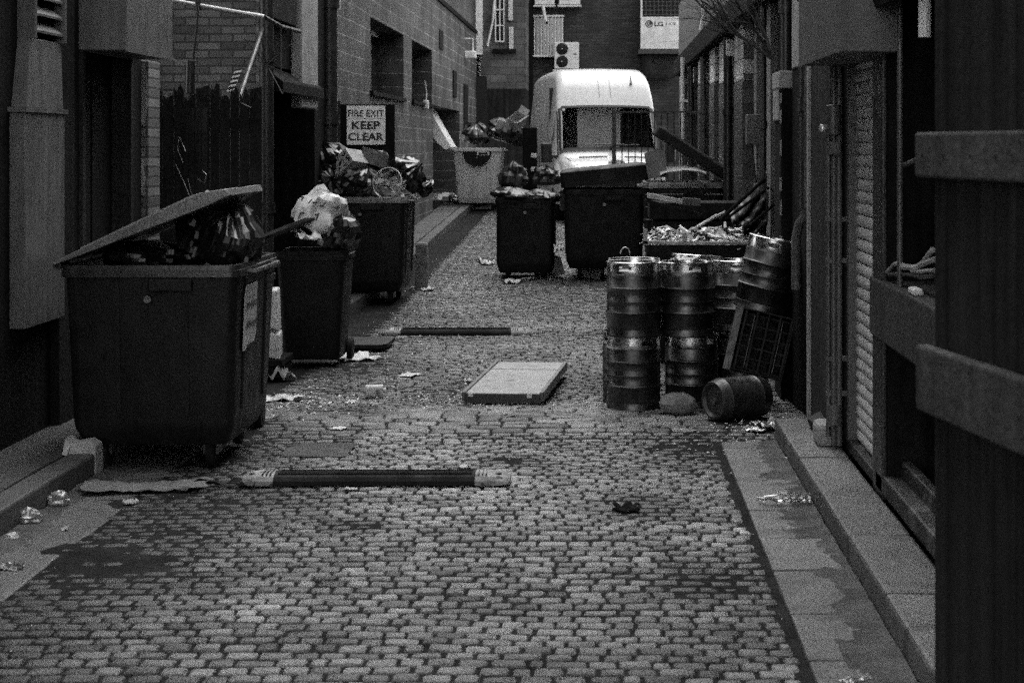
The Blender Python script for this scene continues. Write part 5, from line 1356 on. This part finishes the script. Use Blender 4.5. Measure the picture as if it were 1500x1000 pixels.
for s in (-1, 1):
    mb = MB(); mb.tube([top_pt(.10, s*.8, .002), top_pt(.3, s*.86, .002), top_pt(.56, s*.90, .002)], .007, 4); mesh('bonnet_seam', mb, M['lid'], van)
    mb = MB(); mb.tube([top_pt(.66+.12*k, s*1.02, .015) for k in range(5)], .014, 5); mesh('pillar_trim', mb, M['trim'], van)
mb = MB(); mb.box(-.50, .30, 1.36, 1.40, .6, 2.25); mesh('reflection_panel', mb, M['reflection_panel'], van)  # added grey panel behind the glass, imitates the reflection in the windscreen centre
mb = MB(); mb.box(-.95, -.43, 1.95, 2.0, .6, 2.5).box(.39, .95, 1.95, 2.0, .6, 2.5).box(-.42, .38, 1.95, 2.0, 2.2, 2.5); mesh('cab_lining', mb, M['seat'], van)
mb = MB(); mb.loft([rrect(1.84, .62, .1, z, 0, 1.05) for z in (1.05, 1.24, 1.28)]); mesh('dashboard', mb, M['trim'], van, bevel=.02)
for cx in (.5, -.55):
    mb = MB(); mb.loft([rrect(.46, .2, .08, z, cx, 1.75+.1*(z-1)) for z in (.8, 1.0, 1.5, 1.55)]); st_ = mesh('seat', mb, M['seat'], van, smooth=True)
    mb = MB(); mb.loft([rrect(.24, .12, .05, z, cx, 1.85) for z in (1.58, 1.62, 1.78, 1.8)]); sub('headrest', mb, M['seat'], st_, smooth=True)
mb = MB(); Mx = Matrix.Translation((.45, 1.25, 1.36)) @ Matrix.Rotation(R(35), 4, 'X'); mb.tube([Mx @ Vector((.19*math.cos(k*.314), .0+.19*math.sin(k*.314), 0)) for k in range(21)], .015, 8); mesh('steering_wheel', mb, M['trim'], van)
for k, (x, s, lab) in enumerate(((.40, .11, 'pale paper cup and papers on the van dashboard, the taller heap'), (.62, .14, 'white crumpled paper lying on the van dashboard, the lower one'))):
    o = mesh('paper', crumple(8, 8, s*1.6, s, .12-.04*k, 40+k), M['paper'], None, smooth=True, solid=.003)
    Mw = van.matrix_basis @ Vector((x, .92, 1.285)); o.location = Mw; tag(o, lab, 'paper')
mb = MB(); mb.loft([[(-.80+.03*math.cos(t*.5), .0, 0+.02*math.sin(t*.5)) for t in range(13)]], True, False)
mb = MB(); mb.grid(lambda u, v: top_pt(1.08+.03*v, -.91+.05*u, .02), 3, 3); mesh('sticker', mb, M['paper'], van)

van.scale = (1.08, 1.08, 1.08)
# bollard post with stickers beside the van, and the dark parked thing's mirror
po = thing('gate_post', 'dark gate post with two small pale reflectors, left of the van', 'post', (xs(776, 31.5), 31.5, gz(31.5)), world=True)
X = xs(776, 31.5)
mb = MB(); mb.box(X-.13, X+.13, 31.5, 31.75, gz(31.5)-.1, zs(186, 31.5)); mesh('shaft', mb, M['black_paint'], po, bevel=.03)
mb = MB()
for py in (228, 248):
    q = at(782, py, 31.48); mb.box(q[0]-.05, q[0]+.05, 31.47, 31.5, q[2]-.04, q[2]+.04)
mesh('reflector', mb, M['ac'], po, bevel=.01)
for k, (px, py, r, sd) in enumerate(((752, 262, (.35,.3,.35), 90), (742, 284, (.3,.25,.2), 91), (800, 262, (.3,.3,.3), 92))):
    p = at(px, py, 30.5); bag(['large black bag standing against the gate post left of the van', 'low black bag behind the black open bin, on the road', 'black bag leaning between the gate post and the van'][k], p, (r[0]*.8, r[1]*.8, r[2]*.7), sd, m=M['bag_dull'])

# railing in front of the van
rl = thing('iron_railing', 'thin black iron railing with one thick post, standing in front of the van', 'railing', (.8, 25.1, gz(25)), world=True)
Yr = 25.4; X0, X1 = xs(899.5, Yr), 1.5; zt = zs(163, Yr)
mb = MB(); mb.box(X0-.03, X0+.03, Yr-.03, Yr+.03, .2, zt+.01); mesh('post', mb, M['iron'], rl)
mb = MB(); mb.box(X0+.03, X1, Yr-.012, Yr+.012, zt-.025, zt).box(X0+.03, X1, Yr-.012, Yr+.012, .55, .58); mesh('rail', mb, M['iron'], rl)
mb = MB(); x = X0+.115
while x < X1: mb.cyl((x, Yr, .3), (x, Yr, zt-.02), .008, n=6); x += .093
mesh('baluster', mb, M['iron'], rl)

# ------------------------------------------------------------------ speed bumps
def bump(label, xa, xb, y, rz):
    L_ = xb-xa; t = thing('speed_bump', label, 'speed bump', ((xa+xb)/2, y, ring_h((xa+xb)/2, y)+.004), rz, 'speed bumps across the cobbles')
    prof = [(-.13, 0), (-.125, .024), (-.105, .045), (-.06, .056), (0, .059), (.06, .056), (.105, .045), (.125, .024), (.13, 0)]
    mb = MB(); hl = L_/2-.20
    mb.loft([[(x, a, z*1.0 if 1 else z) for a, z in prof] for x in (-hl, -hl*.3, hl*.3, hl)]); b_ = mesh('body', mb, M['rubber'], t, smooth=True, angle=25)
    mb = MB()
    for a in (-.07, -.02, .03): mb.box(-hl+.02, hl-.02, a, a+.012, .05, .062)
    sub('ridge', mb, M['rubber'], b_)
    for s in (-1, 1):
        mb = MB(); rings = []
        for k in range(8):
            u = k/7; uu = 1-(1-u)**1.6; sc = (1-(uu*.998)**4)**.5; rings.append([(s*(hl+.20*uu), a*(.55+.45*sc)*1.06, z*max(.5, 1-.5*uu**4)*1.05) for a, z in prof])
        mb.loft(rings)
        if s < 0: mb.f = [f[::-1] for f in mb.f]
        c = mesh('end_cap', mb, M['cap'], t, smooth=True, angle=30)
        mb = MB(); Mx = Matrix.Translation((s*(hl+.13), -.05, .056)); mb.lathe([(0, .0), (.02, .0), (.022, -.01)], 14, Mx); sub('bolt_hole', mb, M['void'], c)
        mb = MB()
        for k in range(3):
            x = s*(hl+.02+.022*k); mb.box(x-.004, x+.004, -.10, .06, .045, .0635)
        sub('groove', mb, M['trim'], c)
    return t
M['cap'] = mat('faded_cap_rubber', .2, .7, var=.5, scale=9, bump=.2, dirt=.4, dirt_v=.02)
p = on_ground(550, 703)
bump('nearest speed bump, dark ribbed rubber with pale rounded ends, beside the nearest bin', xs(355, 10.3), xs(748, 10.3), 10.3, R(0.4))
bump('far speed bump with pale rounded ends, lying between the fire exit bin and the kegs', xs(560, 18.3), xs(778, 18.3), 18.3, R(-.3))

M['panel'] = mat('panel_face', .2, .5, var=.25, scale=5, bump=.08, dirt=.3, dirt_v=.09)
# ------------------------------------------------------------------ panel, board, small stuff on the road
c = [on_ground(670, 596), on_ground(795, 594), on_ground(836, 547), on_ground(722, 546)]
z0 = .02
pa = thing('door_panel', 'pale flat door panel with raised side rails, lying on the cobbles left of the kegs', 'panel', (-.66, 13.9, ring_h(-.66, 13.6)+.0), world=False)
ctr = Vector((-.64, 13.83)); dv = (Vector((c[3][0]+c[2][0], c[3][1]+c[2][1])) - Vector((c[0][0]+c[1][0], c[0][1]+c[1][1])))/2
yaw = math.atan2(-dv.x, dv.y); Lp, Wp = min(dv.length, 1.75), .62
pa.location = ((c[0][0]+c[2][0])/2, (c[0][1]+c[2][1])/2, .045); pa.rotation_euler = (R(.6), R(0), yaw)
mb = MB(); mb.box(-Wp/2+.03, Wp/2-.03, -Lp/2, Lp/2, .0, .055); mesh('board', mb, M['panel'], pa, bevel=.004)
mb = MB(); mb.box(-Wp/2, -Wp/2+.03, -Lp/2-.01, Lp/2, -.005, .066).box(Wp/2-.03, Wp/2, -Lp/2-.01, Lp/2, -.005, .066); mesh('side_rail', mb, M['rail_steel'] if 'rail_steel' in M else M['grey_pipe'], pa, bevel=.003)
mb = MB(); mb.box(-Wp/2+.02, Wp/2-.02, -Lp/2-.012, -Lp/2, -.02, .05); mesh('front_edge', mb, M['trim'], pa)
mb = MB(); mb.box(-Wp*.42, -Wp*.36, -Lp/2-.018, -Lp/2-.012, .03, .055).box(Wp*.30, Wp*.36, -Lp/2-.018, -Lp/2-.012, .025, .06); mesh('latch', mb, M['ac'], pa)
mb = MB(); mb.box(-Wp/2+.03, Wp/2-.03, Lp*.24, Lp*.24+.006, .053, .0575); mesh('seam', mb, M['trim'], pa)
c = on_ground(536, 503)
bd = thing('dark_board', 'dark square board lying on the cobbles between the wheelie bin and the far speed bump', 'board', (c[0], 17.2, ring_h(c[0], 17.2)+.03), R(-2))
mb = MB(); mb.prism([(-.26,-.33,0),(.22,-.33,0),(.28,-.22,0),(.27,.35,0),(-.24,.35,0)], (0,0,.045)); mesh('board', mb, M['bin'], bd, bevel=.008)
c = on_ground(549, 578)
jc = thing('plastic_jug', 'small white plastic jug lying on its side on the cobbles, left of the door panel', 'jug', (c[0], c[1], ring_h(c[0], c[1])+.006), R(8))
mb = MB(); mb.loft([rrect(.1, .085, .03, z) for z in (0, .004, .12, .135)]); mb = moved(mb, Matrix.Translation((-.07, 0, .045)) @ Matrix.Rotation(R(90), 4, 'Y')); mesh('body', mb, M['jug'] if 'jug' in M else M['paper'], jc, smooth=True, bevel=.008)
mb = MB(); mb.cyl((.065, 0, .05), (.09, 0, .05), .02, n=14); mesh('cap', mb, M['paper'], jc)
mb = MB(); mb.box(.005, .04, -.046, -.042, .012, .06); mesh('label', mb, M['lid'], jc)
# pale foam slabs between the two left bins
for k, (py0, py1, lab) in enumerate(((425, 478, 'pale foam slab standing upright behind the nearest bin, the upper of two'), (486, 522, 'pale foam slab behind the nearest bin, lying beneath the upper one'))):
    Y_ = 14.9; a0, a1, z0, z1 = xs(384, Y_), xs(408, Y_), zs(py1, Y_), zs(py0, Y_)
    mb = MB(); mb.prism([(a0, Y_, z0), (a1+.01*k, Y_, z0-.03), (a1-.01+.02*k, Y_, z1-.02*k), (a0, Y_, z1)], (-.04, .35, 0)); o = mesh('foam_slab', mb, M['ac'], None, origin=(a0, Y_, z0), bevel=.012); tag(o, lab, 'foam slab')
cs = thing('slatted_pallet', 'worn low pallet under the pale foam slabs behind the nearest bin', 'pallet', (xs(388, 14.9), 15.1, 0))
mb = MB(); mb.box(-.2, .14, -.2, .3, .0, .1).box(-.22, .15, -.22, .32, .1, .155); mesh('frame', mb, M['timber'], cs, bevel=.006)
scrap('crumpled_card', 'crumpled pale cardboard scrap on the road at the foot of the wheelie bin', 'cardboard', 408, 552, .22, .2, .13, 21, M['card_pale'], .6, nu=14, nv=14)
scrap('leaf_litter_sheet', 'crumpled foil sheet on the road edge, just right of the nearest bin', 'foil', 410, 580, .32, .22, .05, 22, M['foil'] if 'foil' in M else M['paper'], .2, nu=20, nv=16)
SC = [  # name, label, category, px, py, sx, sy, amp, material
 ('white_wrapper', 'spread of crumpled white wrapper on the cobbles in front of the dark square board', 'wrapper', 522, 524, .34, .42, .05, 'paper'),
 ('white_wrapper', 'small flat white wrapper on the cobbles above the white plastic jug', 'wrapper', 600, 549, .14, .2, .02, 'paper'),
 ('paper_scrap', 'folded white paper on the cobbles just left of the black open bin', 'paper', 713, 388, .17, .3, .09, 'paper'),
 ('paper_scrap', 'torn white paper on the road in front of the black open bin', 'paper', 752, 414, .22, .4, .06, 'paper'),
 ('paper_scrap', 'narrow white scrap behind the torn paper, under the black open bin', 'paper', 776, 408, .16, .2, .03, 'paper'),
 ('paper_scrap', 'small folded white card on the road beside the stone bollard', 'paper', 626, 424, .16, .3, .06, 'card_pale'),
 ('paper_scrap', 'white scrap at the left edge of the door panel, on the dirt', 'paper', 686, 557, .07, .08, .03, 'paper'),
 ('cigarette_packet', 'small flat pale packet on the dirt below the white plastic jug', 'packet', 516, 586, .06, .12, .02, 'paper'),
 ('paper_scrap', 'thin pale strip on the cobbles between the jug and the near speed bump', 'paper', 496, 631, .09, .1, .012, 'paper'),
 ('paper_scrap', 'small white scrap just behind the near speed bump, near its pale right end', 'paper', 680, 684, .07, .08, .02, 'paper'),
 ('paper_scrap', 'small pale scrap on the cobbles right in front of the near speed bump', 'paper', 514, 718, .07, .05, .012, 'card_pale'),
 ('paper_scrap', 'bright curled scrap on the dirt in front of the flattened cardboard', 'paper', 192, 738, .07, .05, .03, 'paper'),
 ('leaf_clump', 'dark sodden clump on the cobbles, alone to the right of the near speed bump', 'leaf clump', 918, 748, .13, .12, .05, 'bed'),
 ('foil_ball', 'large crumpled foil ball in the gutter at the left edge, the biggest of three', 'foil', 44, 765, .10, .12, .13, 'foil'),
 ('foil_ball', 'crumpled clear cup in the left gutter, farther up than the large foil ball', 'cup', 86, 740, .07, .08, .12, 'foil'),
 ('paper_ball', 'small white paper ball in the left gutter, nearest of the crumpled things', 'paper', 18, 788, .06, .06, .05, 'paper'),
 ('wet_leaves', 'dark wet rubbish with pale flecks at the left edge, on the gutter slab', 'rubbish', 14, 832, .12, .10, .04, 'foil_dark'),
 ('paper_scrap', 'tiny white scrap on the left gutter slab right of the clear cup', 'paper', 95, 775, .035, .04, .03, 'paper'),
 ('paper_scrap', 'white scrap on the right gutter, just above the crushed plastic bottle', 'paper', 1143, 705, .05, .05, .015, 'paper'),
 ('foil_ball', 'glinting crumpled foil against the right kerb above the white scrap', 'foil', 1151, 672, .06, .16, .06, 'foil'),
 ('broken_glass', 'heap of glinting broken bits at the corner where the right kerb begins', 'broken glass', 1128, 630, .17, .22, .07, 'foil'),
 ('paper_scrap', 'pale wrapper lying just in front of the small black barrel', 'wrapper', 1108, 634, .12, .10, .03, 'foil'),
 ('clear_wrapper', 'crumpled clear plastic wrapper on the nearest gutter slab at the bottom right', 'wrapper', 1258, 994, .14, .06, .02, 'foil'),
 ('paper_scrap', 'small white fleck on the right kerb stone below the shutter', 'paper', 1233, 658, .025, .03, .005, 'paper'),
]
M['foil'] = mat('crumpled_foil', .3, .3, metal=.6, var=.4, scale=20, bump=.2, bscale=30, ridged=.3, rscale=20)
M['foil_dark'] = mat('dirty_foil', .12, .35, metal=.3, var=.6, scale=20, bump=.2, bscale=30)
def ball_mb(r, seed):
    q = random.Random(seed).uniform(0, 60)
    def fn(u, v):
        th, ph = 2*math.pi*u, math.pi*v; s = Vector((math.sin(ph)*math.cos(th), math.sin(ph)*math.sin(th), -math.cos(ph)))
        k = r*(1 + .30*noise.noise(s*1.8+Vector((q, 0, 0))) - .28*abs(noise.noise(s*3.6+Vector((0, q, 0)))))
        return (s.x*k, s.y*k, max(.0, s.z*k*.8 + r*.62))
    mb = MB(); mb.grid(fn, 22, 14); return mb
for k, (nm, lab, cat, px, py, sx, sy, amp, mt) in enumerate(SC):
    if nm in ('foil_ball', 'paper_ball') and amp > .045:
        p = on_ground(px, py); o = mesh(nm, ball_mb(max(sx, amp)*.52, k), M[mt], None, smooth=True, angle=22); o.location = (p[0], p[1], ring_h(p[0], p[1])); tag(o, lab, cat); continue
    o = scrap(nm, lab, cat, px, py, sx, sy, amp, 100+k, M[mt], random.Random(k).uniform(-.6, .6), nu=12, nv=12)
    if 'right kerb stone' in lab: o.location.z = .14
bt = thing('plastic_bottle', 'crushed clear plastic bottle lying in the right gutter against the kerb', 'bottle', (1.0, on_ground(1150, 740)[1], .01))
p0, p1 = on_ground(1110, 738), on_ground(1183, 742)
mb = MB(); mb.tube([(p0[0]-1.0, p0[1]-bt.location.y, .02), (p0[0]-.96, 0, .022)], .013, 10); Mx = Matrix.Translation((p0[0]-.97, 0, .035)) @ Matrix.Rotation(R(90), 4, 'Y') @ Matrix.Diagonal((.7, 1, 1, 1))
prof = [(.014,0),(.02,.03),(.042,.075)] + [(.042-.007*(k % 2), .085+.02*k) for k in range(8)] + [(.04,.25),(.02,.255),(0,.25)]
mb.lathe(prof, 16, Mx); mesh('body', mb, M['clear'], bt, smooth=True)
mb = MB(); mb.tube([(p0[0]-.96, -.03, .06), (p0[0]-.85, -.035, .066), (p0[0]-.72, -.03, .062)], .006, 5); mesh('crease', mb, M['foil'], bt)

# fine bright grit and weeds nobody could count
rs = random.Random(77); mb = MB()
def chip(x, y, s):
    z = ring_h(x, y)+.003; a = rs.uniform(0, 6.28); ca, sa = math.cos(a)*s, math.sin(a)*s; k = rs.uniform(.3, .9)
    mb.add([(x+ca, y+sa, z), (x-sa*k, y+ca*k, z+s*.3), (x-ca, y-sa, z), (x+sa*k, y-ca*k, z+s*.25), (x, y, z+s*rs.uniform(.4, .9))], [(0,1,4), (1,2,4), (2,3,4), (3,0,4)])
for k in range(520):
    y = 6.4+rs.random()**.6*9; chip(rs.uniform(-2.6, .9), y, rs.uniform(.003, .006))
for k in range(1500):
    y = rs.uniform(13.4, 27); x = rs.gauss(-1.6, .6) if k % 3 else rs.uniform(-2.3, .6)
    if -2.5 < x < .8: chip(x, y, rs.uniform(.005, .013)*(1 if y < 20 else 1.2))
for k in range(260):
    x, y = rs.gauss(-1.0, .45), rs.gauss(13.7, .35); chip(x, y, rs.uniform(.006, .016))
for k in range(200):
    chip(rs.gauss(1.02, .14) if k % 2 else rs.gauss(.9, .25), rs.gauss(11.9, .5), rs.uniform(.005, .014))
for k in range(150):
    chip(rs.gauss(-2.3, .2), rs.gauss(13.6, .5), rs.uniform(.006, .018))
tag(mesh('litter_grit', mb, M['chip']), 'fine pale specks of grit and broken litter scattered over the cobbles', 'grit', kind='stuff')
mb = MB()
for k in range(900):
    x, y = (rs.gauss(-1.05, .5), rs.gauss(13.6, .3)) if k % 3 else (rs.gauss(1.12, .03), rs.uniform(5.8, 11.8))
    z = ring_h(x, y); h_ = rs.uniform(.01, .035); a = rs.uniform(0, 6.28); dx, dy = math.cos(a)*.004, math.sin(a)*.004
    lx, ly = rs.uniform(-.02, .02), rs.uniform(-.02, .02)
    mb.add([(x-dx, y-dy, z), (x+dx, y+dy, z), (x+lx, y+ly, z+h_)], [(0,1,2)])
tag(mesh('weeds', mb, M['weed'] if 'weed' in M else M['stone_pale']), 'sparse weeds and moss in the dirt beside the door panel and along the kerb', 'weeds', kind='stuff')

# ------------------------------------------------------------------ building across the street behind the viewer
# ------------------------------------------------------------------ camera, light, render
cam = bpy.data.cameras.new('camera'); co = link(bpy.data.objects.new('camera', cam))
co.location = (0, 0, H); co.rotation_euler = (R(90), 0, 0)
cam.sensor_width = 36; cam.lens = F/1500*36; cam.shift_x = -(VX-750)/1500; cam.shift_y = -(500-VY)/1500
cam.clip_end = 600; cam.clip_start = .05
cam.dof.use_dof = True; cam.dof.focus_distance = 14.0; cam.dof.aperture_fstop = 5.6
scene.camera = co

w = bpy.data.worlds.new('World'); scene.world = w; w.use_nodes = True
nt = w.node_tree; bg = nt.nodes['Background']
sky = nt.nodes.new('ShaderNodeTexSky'); sky.sky_type = 'NISHITA'; sky.sun_disc = False
SUN_EL, SUN_AZ = 68, 8       # high, ahead of the camera beyond the van
sky.sun_elevation = R(SUN_EL); sky.sun_rotation = R(SUN_AZ)
bw = nt.nodes.new('ShaderNodeRGBToBW'); nt.links.new(sky.outputs[0], bw.inputs[0]); nt.links.new(bw.outputs[0], bg.inputs['Color'])
bg.inputs['Strength'].default_value = .15
sl = bpy.data.lights.new('sun', 'SUN'); sl.energy = .35; sl.angle = R(60); so = link(bpy.data.objects.new('sun', sl))
el, az = R(SUN_EL), R(SUN_AZ)
dirv = Vector((math.sin(az)*math.cos(el), math.cos(az)*math.cos(el), math.sin(el)))
so.rotation_euler = dirv.to_track_quat('Z', 'Y').to_euler(); so.location = (0, 30, 30)
scene.view_settings.view_transform = 'Standard'; scene.view_settings.look = 'None'
scene.view_settings.exposure = 2.4; scene.view_settings.gamma = 1
scene.cycles.max_bounces = 6; scene.cycles.use_denoising = False
scene.cycles.use_adaptive_sampling = True; scene.cycles.adaptive_threshold = .05; scene.cycles.adaptive_min_samples = 32
